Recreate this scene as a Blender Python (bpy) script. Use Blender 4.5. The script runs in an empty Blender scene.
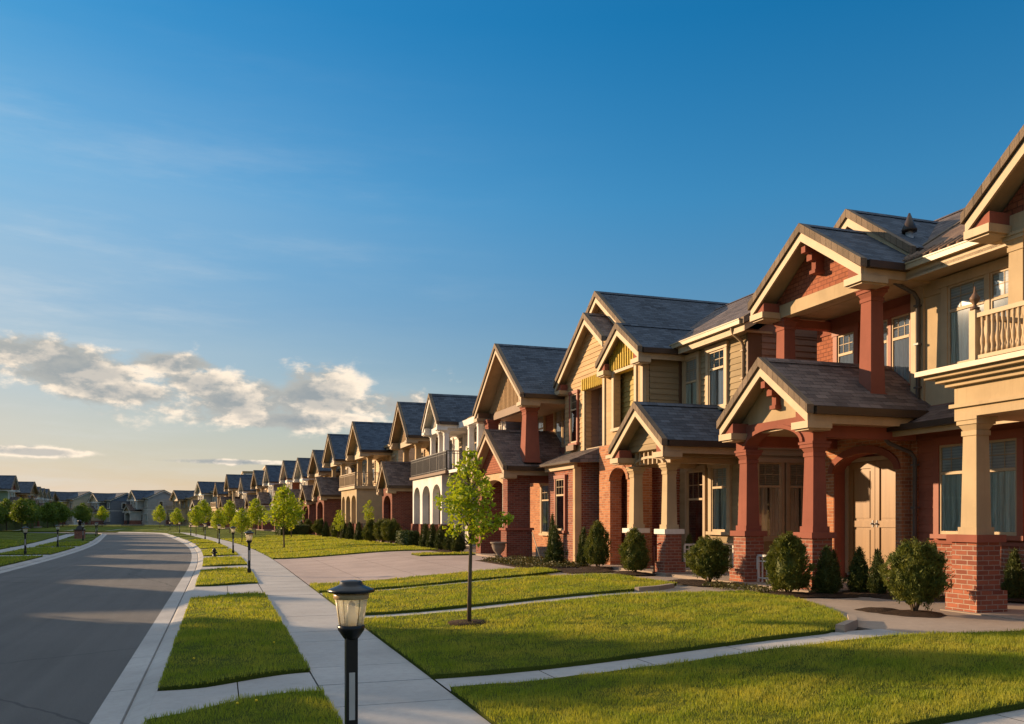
import bpy, math, random
import numpy as np
from mathutils import Matrix, Vector
random.seed(7); rng = np.random.default_rng(7)
R = math.radians
SC = bpy.context.scene
COL = SC.collection
ORI = [Vector((0, 0, 0))]

# ------------------------------------------------------------------ materials
MAT = {}
class NT:
    def __init__(s, name):
        s.m = bpy.data.materials.new(name); s.m.use_nodes = True
        s.t = s.m.node_tree; s.p = s.t.nodes['Principled BSDF']; MAT[name] = s.m
    def n(s, typ, **kw):
        nd = s.t.nodes.new(typ)
        for k, v in kw.items():
            if k.startswith('_'): setattr(nd, k[1:], v)
            else: nd.inputs[k.replace('__', ' ')].default_value = v
        return nd
    def l(s, a, b): s.t.links.new(a, b)
    def math(s, op, a, b=None, c=None):
        nd = s.t.nodes.new('ShaderNodeMath'); nd.operation = op
        for i, v in enumerate((a, b, c)):
            if v is None: continue
            if isinstance(v, (int, float)): nd.inputs[i].default_value = v
            else: s.l(v, nd.inputs[i])
        return nd.outputs[0]
    def mix(s, f, a, b, bt='MIX'):
        nd = s.t.nodes.new('ShaderNodeMix'); nd.data_type = 'RGBA'; nd.blend_type = bt
        for k, v in ((0, f), (6, a), (7, b)):
            if isinstance(v, (int, float)): nd.inputs[k].default_value = v
            elif isinstance(v, tuple): nd.inputs[k].default_value = (*v[:3], 1)
            else: s.l(v, nd.inputs[k])
        return nd.outputs[2]
    def noise(s, scale, detail=4, vec=None, rough=.55):
        nd = s.n('ShaderNodeTexNoise', Scale=scale, Detail=detail, Roughness=rough)
        if vec is not None: s.l(vec, nd.inputs['Vector'])
        return nd.outputs['Fac']
    def ramp(s, f, a, b):
        nd = s.n('ShaderNodeMapRange'); nd.clamp = True
        s.l(f, nd.inputs[0]); nd.inputs[1].default_value = a; nd.inputs[2].default_value = b
        return nd.outputs[0]
    def obj(s): return s.n('ShaderNodeTexCoord').outputs['Object']
    def uv(s): return s.n('ShaderNodeTexCoord').outputs['UV']
    def bump(s, h, dist=.01, strength=1.0, nrm=None):
        nd = s.n('ShaderNodeBump', Strength=strength, Distance=dist); s.l(h, nd.inputs['Height'])
        if nrm is not None: s.l(nrm, nd.inputs['Normal'])
        s.l(nd.outputs[0], s.p.inputs['Normal']); return nd.outputs[0]
    def fin(s, col=None, rough=.8, spec=.3, metal=0):
        if col is not None:
            if isinstance(col, tuple): s.p.inputs['Base Color'].default_value = (*col, 1)
            else: s.l(col, s.p.inputs['Base Color'])
        s.p.inputs['Roughness'].default_value = rough; s.p.inputs['Metallic'].default_value = metal
        s.p.inputs['Specular IOR Level'].default_value = spec
        return s.m
def dk(c, f): return tuple(x * f for x in c)

def m_stucco(name, c, bumpd=.004, rough=.9):
    t = NT(name); o = t.obj()
    a = t.noise(1.3, 6, o); b = t.noise(60, 3, o)
    col = t.mix(t.ramp(a, .3, .7), dk(c, .82), dk(c, 1.08))
    mp = t.n('ShaderNodeMapping'); mp.inputs['Scale'].default_value = (9, 9, .8); t.l(o, mp.inputs[0]); sk = t.ramp(t.noise(1, 6, mp.outputs[0], .7), .52, .75)
    col = t.mix(t.math('MULTIPLY', sk, .30), col, dk(c, .55)); col = t.mix(t.math('MULTIPLY', t.ramp(t.noise(6, 7, o, .75), .58, .75), .3), col, dk(c, 1.25))
    t.bump(b, bumpd, .6); return t.fin(col, rough, .2)
def m_paint(name, c, rough=.55):
    t = NT(name); o = t.obj(); a = t.noise(2.5, 5, o)
    t.bump(t.noise(25, 3, o), .003, .4)
    mp = t.n('ShaderNodeMapping'); mp.inputs['Scale'].default_value = (11, 11, 1.2); t.l(o, mp.inputs[0]); sk = t.ramp(t.noise(1, 6, mp.outputs[0], .7), .52, .75)
    return t.fin(t.mix(t.math('MULTIPLY', sk, .28), t.mix(t.ramp(a, .3, .75), dk(c, .82), dk(c, 1.06)), dk(c, .55)), rough, .3)
def m_brick(name, c1, c2, mortar, w=.23, h=.078, dist=.012):
    t = NT(name); uv = t.uv()
    b = t.n('ShaderNodeTexBrick', Scale=1.0, Mortar__Size=.009, Brick__Width=w, Row__Height=h, Bias=-.15)
    b.inputs['Mortar Smooth'].default_value = .25
    t.l(uv, b.inputs['Vector'])
    b.inputs['Color1'].default_value = (*c1, 1); b.inputs['Color2'].default_value = (*c2, 1); b.inputs['Mortar'].default_value = (*mortar, 1)
    n = t.noise(9, 5, uv); col = t.mix(t.ramp(n, .3, .75), b.outputs['Color'], dk(c1, .55), 'MIX'); 
    n2 = t.noise(.7, 4, uv); col = t.mix(.45, b.outputs['Color'], col); col = t.mix(t.math('MULTIPLY', t.ramp(n2, .4, .8), .4), col, dk(c2, 1.35))
    h_ = t.math('SUBTRACT', t.math('MULTIPLY', t.noise(40, 4, uv), .5), b.outputs['Fac'])
    t.bump(h_, dist, 1.0); return t.fin(col, .9, .15)
def m_siding(name, c, course=.19, dist=.022):
    t = NT(name); uv = t.uv(); sp = t.n('ShaderNodeSeparateXYZ'); t.l(uv, sp.inputs[0])
    v = t.math('DIVIDE', sp.outputs[1], course); fr = t.math('FRACT', v); fl = t.math('FLOOR', v)
    saw = t.math('SUBTRACT', 1.0, fr)
    groove = t.math('LESS_THAN', fr, .07)
    hgt = t.math('SUBTRACT', saw, t.math('MULTIPLY', groove, 1.2))
    wn = t.n('ShaderNodeTexWhiteNoise'); wn.noise_dimensions = '1D'; t.l(fl, wn.inputs['W'])
    col = t.mix(t.math('MULTIPLY', wn.outputs[0], .6), dk(c, .86), dk(c, 1.1))
    col = t.mix(t.math('MULTIPLY', t.ramp(t.noise(3, 5, uv), .4, .8), .35), col, dk(c, .7))
    t.bump(hgt, dist, 1.0); return t.fin(col, .75, .2)
def m_shingle(name, c1, c2, w=.28, h=.15, rough=.85):
    t = NT(name); uv = t.uv()
    b = t.n('ShaderNodeTexBrick', Scale=1.0, Mortar__Size=.006, Brick__Width=w, Row__Height=h)
    t.l(uv, b.inputs['Vector']); b.inputs['Mortar Smooth'].default_value = .1
    b.inputs['Color1'].default_value = (*c1, 1); b.inputs['Color2'].default_value = (*c2, 1); b.inputs['Mortar'].default_value = (*dk(c1, .45), 1)
    sp = t.n('ShaderNodeSeparateXYZ'); t.l(uv, sp.inputs[0])
    fr = t.math('FRACT', t.math('DIVIDE', sp.outputs[1], h))
    hgt = t.math('SUBTRACT', t.math('SUBTRACT', 1.0, fr), b.outputs['Fac'])
    hgt = t.math('ADD', hgt, t.math('MULTIPLY', t.noise(30, 3, uv), .35))
    col = t.mix(t.math('MULTIPLY', t.ramp(t.noise(1.1, 5, uv), .35, .75), .4), b.outputs['Color'], dk(c2, 1.5))
    t.bump(hgt, .05, 1.0); return t.fin(col, rough, .3)
def m_batten(name, c, w=.13):
    t = NT(name); uv = t.uv(); sp = t.n('ShaderNodeSeparateXYZ'); t.l(uv, sp.inputs[0])
    fr = t.math('FRACT', t.math('DIVIDE', sp.outputs[0], w)); g = t.math('GREATER_THAN', fr, .62)
    n = t.noise(7, 5, uv); t.bump(t.math('ADD', g, t.math('MULTIPLY', n, .2)), .03, 1.0)
    return t.fin(t.mix(t.ramp(n, .3, .7), dk(c, .75), dk(c, 1.1)), .75, .2)

m_stucco('red_stucco', (.26, .088, .058)); m_stucco('cream_stucco', (.45, .335, .2)); m_stucco('white_stucco', (.68, .64, .60))
m_stucco('grey_stucco', (.42, .38, .33)); m_stucco('tan_stucco', (.45, .32, .18)); m_stucco('green_stucco', (.34, .42, .26))
m_paint('cream_paint', (.45, .325, .19)); m_paint('white_paint', (.70, .65, .58)); m_paint('tan_paint', (.38, .27, .16)); m_paint('brown_paint', (.16, .085, .045))
m_paint('red_paint', (.27, .08, .045)); m_paint('yellow_paint', (.62, .42, .06))
m_paint('dark_gutter', (.05, .032, .022), .35); m_paint('black_metal', (.012, .012, .013), .32); m_paint('downpipe_grey', (.10, .09, .085), .4)
m_paint('cream_gutter', (.38, .28, .16), .4)
m_brick('red_brick', (.37, .125, .07), (.14, .042, .032), (.42, .33, .26))
m_brick('orange_brick', (.50, .21, .095), (.26, .09, .045), (.48, .35, .24))
m_brick('dark_brick', (.26, .08, .05), (.12, .036, .027), (.28, .2, .15))
m_brick('stone', (.36, .30, .23), (.25, .21, .17), (.2, .17, .14), .35, .16, .02)
m_brick('brick_shingle', (.36, .13, .07), (.27, .09, .052), (.16, .06, .04), .2, .10, .015)
def m_board(name, c):
    t = NT(name); o = t.obj(); mp = t.n('ShaderNodeMapping'); mp.inputs['Scale'].default_value = (.7, .7, 5.9); t.l(o, mp.inputs[0])
    a = t.noise(1.0, 3, mp.outputs[0]); b = t.noise(3, 5, o); t.bump(t.noise(30, 3, o), .003, .5)
    col = t.mix(t.ramp(a, .35, .65), dk(c, .84), dk(c, 1.1)); return t.fin(t.mix(t.math('MULTIPLY', t.ramp(b, .45, .8), .4), col, dk(c, .7)), .75, .2)
for _n, _c in (('tan', (.47, .31, .155)), ('olive', (.30, .22, .12)), ('red', (.33, .11, .065)), ('mauve', (.30, .19, .135)), ('cream', (.56, .43, .27)), ('grey', (.35, .32, .285)), ('blue', (.15, .155, .17)), ('green', (.30, .36, .22)), ('yellow_olive', (.42, .31, .10))): m_board(_n + '_board', _c)
m_siding('tan_siding', (.47, .31, .155)); m_siding('olive_siding', (.30, .22, .12)); m_siding('red_siding', (.38, .115, .055)); m_siding('mauve_siding', (.30, .19, .135))
m_siding('cream_siding', (.56, .43, .27)); m_siding('grey_siding', (.33, .32, .31)); m_siding('blue_siding', (.16, .19, .24)); m_siding('green_siding', (.30, .36, .22)); m_siding('yellow_olive_siding', (.42, .31, .09))
m_shingle('slate_shingle', (.018, .025, .037), (.068, .082, .104)); m_shingle('brown_shingle', (.05, .036, .032), (.17, .125, .105))
m_shingle('blue_shingle', (.016, .027, .046), (.055, .077, .108)); m_shingle('tile_brown', (.11, .065, .042), (.17, .105, .065), .22, .3)
m_shingle('rake_shingle', (.11, .078, .05), (.19, .135, .09), .18, 3.0)
m_batten('yellow_batten', (.56, .39, .06)); m_batten('tan_batten', (.48, .32, .17)); m_batten('white_batten', (.66, .6, .5))

def m_concrete(name, c, sc=1.0):
    t = NT(name); o = t.obj()
    a = t.ramp(t.noise(.55 * sc, 6, o, .65), .3, .7); b = t.noise(9, 6, o, .7); d = t.noise(140, 2, o)
    st = t.ramp(t.noise(2.2, 8, o, .75), .56, .70); col = t.mix(a, dk(c, .74), dk(c, 1.1)); col = t.mix(t.math('MULTIPLY', st, .35), col, dk(c, .55)); col = t.mix(t.math('MULTIPLY', t.ramp(b, .45, .75), .45), col, dk(c, .62))
    col = t.mix(t.math('MULTIPLY', t.ramp(d, .5, .8), .3), col, dk(c, 1.4))
    t.bump(t.math('ADD', d, b), .004, .6); return t.fin(col, .9, .25)
m_concrete('concrete', (.37, .345, .325)); m_concrete('drive_concrete', (.37, .285, .25)); m_concrete('forecourt', (.32, .25, .195)); m_concrete('urn_stone', (.22, .17, .13), 4)
def m_asphalt():
    t = NT('asphalt'); o = t.obj()
    a = t.ramp(t.noise(.25, 6, o, .6), .3, .7); g = t.noise(90, 3, o, .7); g2 = t.noise(260, 1, o)
    mp = t.n('ShaderNodeMapping'); mp.inputs['Scale'].default_value = (3.2, .05, 1); t.l(o, mp.inputs[0]); st = t.ramp(t.noise(1, 4, mp.outputs[0]), .35, .75)
    col = t.mix(a, (.062, .055, .051), (.092, .082, .076)); col = t.mix(t.math('MULTIPLY', st, .5), col, (.125, .112, .104))
    col = t.mix(t.math('MULTIPLY', t.ramp(g, .5, .7), .6), col, (.19, .17, .16))
    vo = t.n('ShaderNodeTexVoronoi', Scale=.16); vo.feature = 'DISTANCE_TO_EDGE'
    dn = t.n('ShaderNodeTexNoise', Scale=.9, Detail=6); t.l(o, dn.inputs['Vector'])
    mx = t.mix(.25, o, dn.outputs['Color']); t.l(mx, vo.inputs['Vector'])
    ck = t.math('LESS_THAN', vo.outputs['Distance'], .0022); col = t.mix(t.math('MULTIPLY', ck, .55), col, (.02, .02, .02))
    t.bump(t.math('ADD', g, g2), .008, .8); return t.fin(col, .82, .35)
m_asphalt()
def m_soil():
    t = NT('mulch'); o = t.obj(); a = t.noise(30, 6, o, .7)
    t.bump(a, .05, 1); return t.fin(t.mix(t.ramp(a, .3, .7), (.018, .012, .008), (.09, .055, .035)), .95, .1)
m_soil()
def m_lawn(name='turf', c=((.07, .10, .014), (.15, .17, .025))):
    t = NT(name); o = t.obj(); a = t.ramp(t.noise(.45, 6, o, .6), .3, .7); b = t.noise(14, 6, o, .7); g = t.noise(70, 4, o, .7)
    col = t.mix(a, c[0], c[1]); col = t.mix(t.math('MULTIPLY', t.ramp(b, .4, .75), .5), col, (.13, .13, .03)); col = t.mix(t.math('MULTIPLY', t.ramp(g, .45, .7), .6), col, (.022, .035, .006))
    t.bump(t.math('ADD', g, b), .06, 1); return t.fin(col, .95, .05)
m_lawn()
def m_leaf(name, c1, c2, c3, trans=.35, wn=.6, sc=3.0, rough=.6):
    t = NT(name); o = t.obj(); g = t.n('ShaderNodeNewGeometry')
    col = t.mix(g.outputs['Random Per Island'], c1, c2)
    col = t.mix(t.math('MULTIPLY', t.ramp(t.noise(sc, 4, o), .4, .7), wn), col, c3)
    t.fin(col, rough, .25)
    tr = t.n('ShaderNodeBsdfTranslucent'); t.l(t.mix(1.0, col, (1.15, 1.05, .55), 'MULTIPLY'), tr.inputs['Color'])
    mx = t.n('ShaderNodeMixShader', Fac=trans); t.l(t.p.outputs[0], mx.inputs[1]); t.l(tr.outputs[0], mx.inputs[2])
    t.l(mx.outputs[0], t.t.nodes['Material Output'].inputs['Surface']); return t.m
m_leaf('grass_blade', (.15, .22, .018), (.34, .38, .035), (.50, .43, .07), .45, .7, 1.4)
m_leaf('maple_leaf', (.20, .30, .015), (.36, .42, .02), (.48, .46, .03), .45, .4, 2)
m_leaf('dark_leaf', (.07, .12, .018), (.12, .18, .025), (.18, .21, .03), .4)
m_leaf('yew', (.032, .052, .012), (.07, .09, .018), (.11, .12, .024), .18)
m_leaf('juniper', (.055, .075, .014), (.12, .14, .022), (.19, .18, .03), .25)
m_leaf('groundcover', (.05, .06, .012), (.10, .09, .02), (.12, .07, .03), .2)
m_leaf('dandelion', (.8, .55, .02), (.85, .6, .03), (.85, .6, .03), .2)
def m_bark():
    t = NT('bark'); o = t.obj(); mp = t.n('ShaderNodeMapping'); mp.inputs['Scale'].default_value = (40, 40, 8); t.l(o, mp.inputs[0]); a = t.noise(1, 5, mp.outputs[0])
    t.bump(a, .01, 1); return t.fin(t.mix(a, (.06, .04, .025), (.19, .14, .09)), .9, .1)
m_bark()
def m_glass(name='window_glass'):
    t = NT(name); t.t.nodes.remove(t.p)
    g = t.n('ShaderNodeBsdfGlossy', Roughness=.03); g.inputs['Color'].default_value = (.95, .97, 1, 1)
    tr = t.n('ShaderNodeBsdfTransparent'); tr.inputs['Color'].default_value = (.96, .97, .97, 1)
    f = t.n('ShaderNodeFresnel', IOR=1.5); f2 = t.math('ADD', f.outputs[0], .10)
    mx = t.n('ShaderNodeMixShader'); t.l(f2, mx.inputs[0]); t.l(tr.outputs[0], mx.inputs[1]); t.l(g.outputs[0], mx.inputs[2])
    t.l(mx.outputs[0], t.t.nodes['Material Output'].inputs['Surface']); return t.m
m_glass()
def m_curtain(name, c1, c2, sc=14):
    t = NT(name); uv = t.uv(); w = t.n('ShaderNodeTexWave', Scale=sc * .16, Distortion=2.5, Detail=2); w.bands_direction = 'X'; t.l(uv, w.inputs['Vector'])
    t.bump(w.outputs['Fac'], .05, 1); return t.fin(t.mix(w.outputs['Fac'], c1, c2), .9, .1)
m_curtain('curtain_white', (.60, .60, .54), (.78, .76, .68)); m_curtain('curtain_green', (.52, .58, .48), (.68, .72, .6))
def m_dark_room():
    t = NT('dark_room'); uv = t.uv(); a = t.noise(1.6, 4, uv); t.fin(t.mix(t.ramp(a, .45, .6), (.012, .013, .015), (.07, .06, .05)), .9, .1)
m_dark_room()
def m_blind():
    t = NT('blind'); uv = t.uv(); sp = t.n('ShaderNodeSeparateXYZ'); t.l(uv, sp.inputs[0]); fr = t.math('FRACT', t.math('DIVIDE', sp.outputs[1], .06))
    t.bump(fr, .02, 1); t.fin(t.mix(fr, (.30, .32, .3), (.56, .56, .5)), .7, .2)
m_blind()
def m_door():
    t = NT('door_wood'); o = t.obj(); mp = t.n('ShaderNodeMapping'); mp.inputs['Scale'].default_value = (12, 12, .7); t.l(o, mp.inputs[0]); a = t.noise(1, 5, mp.outputs[0])
    t.bump(a, .004, .6); t.fin(t.mix(a, (.17, .085, .028), (.31, .17, .06)), .38, .4)
m_door()
def m_lampglass():
    t = NT('lamp_glass'); t.fin((.75, .68, .5), .35, .5); tr = t.n('ShaderNodeBsdfTranslucent'); tr.inputs['Color'].default_value = (.9, .82, .6, 1)
    tp = t.n('ShaderNodeBsdfTransparent'); m1 = t.n('ShaderNodeMixShader', Fac=.5); m2 = t.n('ShaderNodeMixShader', Fac=.35)
    t.l(t.p.outputs[0], m1.inputs[1]); t.l(tr.outputs[0], m1.inputs[2]); t.l(m1.outputs[0], m2.inputs[1]); t.l(tp.outputs[0], m2.inputs[2])
    t.l(m2.outputs[0], t.t.nodes['Material Output'].inputs['Surface'])
m_lampglass()
m_paint('lamp_strip', (.5, .44, .40), .4); m_paint('copper_ring', (.45, .30, .15), .3); m_paint('bulb_white', (.85, .8, .7), .3); m_paint('steel', (.35, .34, .33), .35)
m_paint('flashing', (.32, .38, .44), .3)

# ------------------------------------------------------------------ mesh builder
class MB:
    def __init__(s, M=None): s.v = []; s.f = []; s.m = []; s.mats = []; s.sm = []; s.M = M
    def mi(s, m):
        if m not in s.mats: s.mats.append(m)
        return s.mats.index(m)
    def add(s, vs, fs, m, smooth=False):
        b = len(s.v); M = s.M
        for p in vs: s.v.append(M @ Vector(p) if M is not None else Vector(p))
        for i, f in enumerate(fs):
            s.f.append([b + k for k in f]); s.m.append(s.mi(m if isinstance(m, str) else m[i])); s.sm.append(smooth)
        return s
    def box(s, x0, x1, y0, y1, z0, z1, m):
        if isinstance(m, str) and m.endswith('_siding') and z1 - z0 > .6 and (x1 - x0 > 1 or y1 - y0 > 1):
            bm = m.replace('_siding', '_board'); n = max(1, round((z1 - z0) / .165)); h = (z1 - z0) / n; b = .026; t = .003
            for k in range(n):
                a = z0 + k * h; c = a + h
                for (p, q, ox, oy) in (((x0, y0), (x1, y0), 0, -1), ((x1, y0), (x1, y1), 1, 0), ((x1, y1), (x0, y1), 0, 1), ((x0, y1), (x0, y0), -1, 0)):
                    ex, ey = (b, 0) if oy else (0, b); sx = 1 if q[0] > p[0] else -1; sy = 1 if q[1] > p[1] else -1
                    P = lambda pt, o, z: (pt[0] + ox * o, pt[1] + oy * o, z)
                    s.add([P(p, b, a), P(q, b, a), P(q, t, c), P(p, t, c), P(p, 0, a), P(q, 0, a)], [(0, 1, 2, 3), (4, 5, 1, 0)], bm)
                    s.add([P(p, b, a), P(p, t, c), P(p, 0, c), P(p, 0, a)], [(0, 1, 2, 3)], bm); s.add([P(q, b, a), P(q, t, c), P(q, 0, c), P(q, 0, a)], [(3, 2, 1, 0)], bm)
        return s.add([(x0, y0, z0), (x1, y0, z0), (x1, y1, z0), (x0, y1, z0), (x0, y0, z1), (x1, y0, z1), (x1, y1, z1), (x0, y1, z1)],
                     [(0, 3, 2, 1), (4, 5, 6, 7), (0, 1, 5, 4), (1, 2, 6, 5), (2, 3, 7, 6), (3, 0, 4, 7)], m)
    def poly(s, pts, m): return s.add(pts, [tuple(range(len(pts)))], m)
    def prismX(s, yz, x0, x1, m, mside=None):     # polygon in (y,z) extruded along x
        n = len(yz); vs = [(x0, y, z) for y, z in yz] + [(x1, y, z) for y, z in yz]
        fs = [tuple(range(n)), tuple(range(2 * n - 1, n - 1, -1))] + [(i, i + n, (i + 1) % n + n, (i + 1) % n) for i in range(n)]
        ms = [m, m] + [(mside[i] if isinstance(mside, (list, tuple)) else (mside or m)) for i in range(n)]
        return s.add(vs, fs, ms)
    def frus(s, cx, cy, z0, z1, a0, b0, a1, b1, m):   # square frustum, half sizes a (x) and b (y)
        vs = [(cx - a0, cy - b0, z0), (cx + a0, cy - b0, z0), (cx + a0, cy + b0, z0), (cx - a0, cy + b0, z0), (cx - a1, cy - b1, z1), (cx + a1, cy - b1, z1), (cx + a1, cy + b1, z1), (cx - a1, cy + b1, z1)]
        return s.add(vs, [(0, 3, 2, 1), (4, 5, 6, 7), (0, 1, 5, 4), (1, 2, 6, 5), (2, 3, 7, 6), (3, 0, 4, 7)], m)
    def tube(s, pts, r, m, n=8, smooth=True):
        pts = [Vector(p) for p in pts]; rs = r if isinstance(r, (list, tuple)) else [r] * len(pts); vs = []; fs = []
        for i, p in enumerate(pts):
            d = (pts[min(i + 1, len(pts) - 1)] - pts[max(i - 1, 0)]).normalized()
            a = d.cross(Vector((0, 0, 1)) if abs(d.z) < .9 else Vector((1, 0, 0))).normalized(); b = d.cross(a)
            for k in range(n):
                t = 2 * math.pi * k / n; vs.append(tuple(p + (a * math.cos(t) + b * math.sin(t)) * rs[i]))
        for i in range(len(pts) - 1):
            for k in range(n): fs.append((i * n + k, i * n + (k + 1) % n, (i + 1) * n + (k + 1) % n, (i + 1) * n + k))
        fs.append(tuple(range(n - 1, -1, -1))); fs.append(tuple((len(pts) - 1) * n + k for k in range(n)))
        return s.add(vs, fs, m, smooth)
    def lathe(s, prof, m, cx=0, cy=0, n=20, smooth=True):
        vs = []; fs = []
        for r, z in prof:
            for k in range(n):
                t = 2 * math.pi * k / n; vs.append((cx + r * math.cos(t), cy + r * math.sin(t), z))
        for i in range(len(prof) - 1):
            for k in range(n): fs.append((i * n + k, i * n + (k + 1) % n, (i + 1) * n + (k + 1) % n, (i + 1) * n + k))
        fs.append(tuple(range(n - 1, -1, -1))); fs.append(tuple((len(prof) - 1) * n + k for k in range(n)))
        return s.add(vs, fs, m, smooth)
    def build(s, name, parent=None, loc=None):
        o_ = loc if loc is not None else (ORI[0] if parent is not None else Vector((0, 0, 0)))
        o_ = Vector(o_)
        me = bpy.data.meshes.new(name); me.from_pydata([tuple(p - o_) for p in s.v], [], s.f)
        for m in s.mats: me.materials.append(MAT[m])
        me.polygons.foreach_set('material_index', s.m); me.polygons.foreach_set('use_smooth', s.sm)
        uvl = me.uv_layers.new(name='UVMap'); co = me.vertices; buf = np.zeros(len(me.loops) * 2, dtype=np.float32)
        for p in me.polygons:
            n = p.normal
            if abs(n.z) > .97: ux, uy, vx, vy, vz = 1, 0, 0, 1, 0
            else:
                h = math.hypot(n.x, n.y); ux, uy = -n.y / h, n.x / h
                if abs(ux) > abs(uy):
                    if ux < 0: ux, uy = -ux, -uy
                elif uy < 0: ux, uy = -ux, -uy
                vx, vy, vz = -n.x * n.z / h, -n.y * n.z / h, h
            for li in p.loop_indices:
                c = co[me.loops[li].vertex_index].co
                buf[2 * li] = c.x * ux + c.y * uy; buf[2 * li + 1] = c.x * vx + c.y * vy + c.z * vz
        uvl.data.foreach_set('uv', buf); me.update()
        ob = bpy.data.objects.new(name, me); COL.objects.link(ob)
        if parent is not None: ob.parent = parent
        elif loc is not None: ob.location = o_
        return ob
def tag(o, label=None, cat=None, group=None, kind=None):
    if label: o['label'] = label
    if cat: o['category'] = cat
    if group: o['group'] = group
    if kind: o['kind'] = kind
    return o
def thing(name, loc, label, cat, group=None, rz=0):
    o = bpy.data.objects.new(name, None); o.empty_display_size = .3; COL.objects.link(o); o.location = loc; o.rotation_euler = (0, 0, rz)
    return tag(o, label, cat, group)
def copy_tree(o, parent=None):
    c = o.copy(); COL.objects.link(c); c.parent = parent
    for ch in KIDS.get(o.name, []): copy_tree(ch, c)
    return c
KIDS = {}
def index_kids():
    KIDS.clear()
    for o in bpy.data.objects:
        if o.parent: KIDS.setdefault(o.parent.name, []).append(o)
RZ = lambda a: Matrix.Rotation(a, 4, 'Z')
def frame_at(x, y, z, facing):   # local: +x into wall, -x outward, y along
    ang = {'X-': 0, 'Y-': math.pi / 2, 'Y+': -math.pi / 2}[facing]
    return Matrix.Translation((x, y, z)) @ RZ(ang)

# ------------------------------------------------------------------ house components
def window(root, x, y, z, w, h, facing='X-', trim='cream_paint', panels=1, cur='curtain_white', sash='cream_paint', cas=.11, grid=True, mid=.68, sill=True, name='window'):
    M = frame_at(x, y, z, facing); a = w / 2; f = MB(M)
    f.box(-.09, 0, -a - cas, -a, -.02, h + .0, trim); f.box(-.09, 0, a, a + cas, -.02, h, trim)
    f.box(-.105, 0, -a - cas - .03, a + cas + .03, h, h + cas * 1.2, trim)
    if sill: f.box(-.14, 0, -a - cas - .04, a + cas + .04, -.11, -.02, trim)
    pw = w / panels
    for i in range(panels):
        y0 = -a + i * pw; y1 = y0 + pw
        if i: f.box(-.085, 0, y0 - .05, y0 + .05, -.02, h, trim)
        s = .045; ya, yb = y0 + (.05 if i else 0), y1 - (.05 if i < panels - 1 else 0)
        f.box(-.065, -.02, ya, ya + s, -.02, h, sash); f.box(-.065, -.02, yb - s, yb, -.02, h, sash)
        f.box(-.063, -.02, ya + s, yb - s, -.02, s, sash); f.box(-.063, -.02, ya + s, yb - s, h - s, h, sash)
        f.box(-.07, -.02, ya + s, yb - s, h * mid - .03, h * mid + .03, sash)
        if grid:
            for k in (1, 2):
                yy = ya + (yb - ya) * k / 3; f.box(-.054, -.047, yy - .006, yy + .006, h * mid + .03, h - s, sash)
            zz = h * mid + (h - h * mid) * .5; f.box(-.054, -.047, ya + s, yb - s, zz - .008, zz + .008, sash)
    ob = f.build(name, root)
    g = MB(M); g.poly([(-.044, a, 0), (-.044, -a, 0), (-.044, -a, h), (-.044, a, h)], 'window_glass'); g.build('pane', ob).parent = ob
    c = MB(M)
    if cur in ('curtain_white', 'curtain_green'):
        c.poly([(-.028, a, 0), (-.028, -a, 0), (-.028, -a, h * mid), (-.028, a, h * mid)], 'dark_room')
        for (p, q) in ((-a, -a * .08), (a * .12, a)) if w > .7 else ((-a, a),):
            n = max(4, int((q - p) / .05)); pts = [(-.030 - .009 * (i % 2), p + (q - p) * i / n) for i in range(n + 1)]
            for i in range(n):
                c.poly([(pts[i + 1][0], pts[i + 1][1], 0), (pts[i][0], pts[i][1], 0), (pts[i][0], pts[i][1], h * mid + .03), (pts[i + 1][0], pts[i + 1][1], h * mid + .03)], cur)
        c.poly([(-.029, a, h * mid), (-.029, -a, h * mid), (-.029, -a, h), (-.029, a, h)], 'blind')
    else: c.poly([(-.028, a, 0), (-.028, -a, 0), (-.028, -a, h), (-.028, a, h)], cur)
    c.build('curtain', ob)
    return ob

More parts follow.
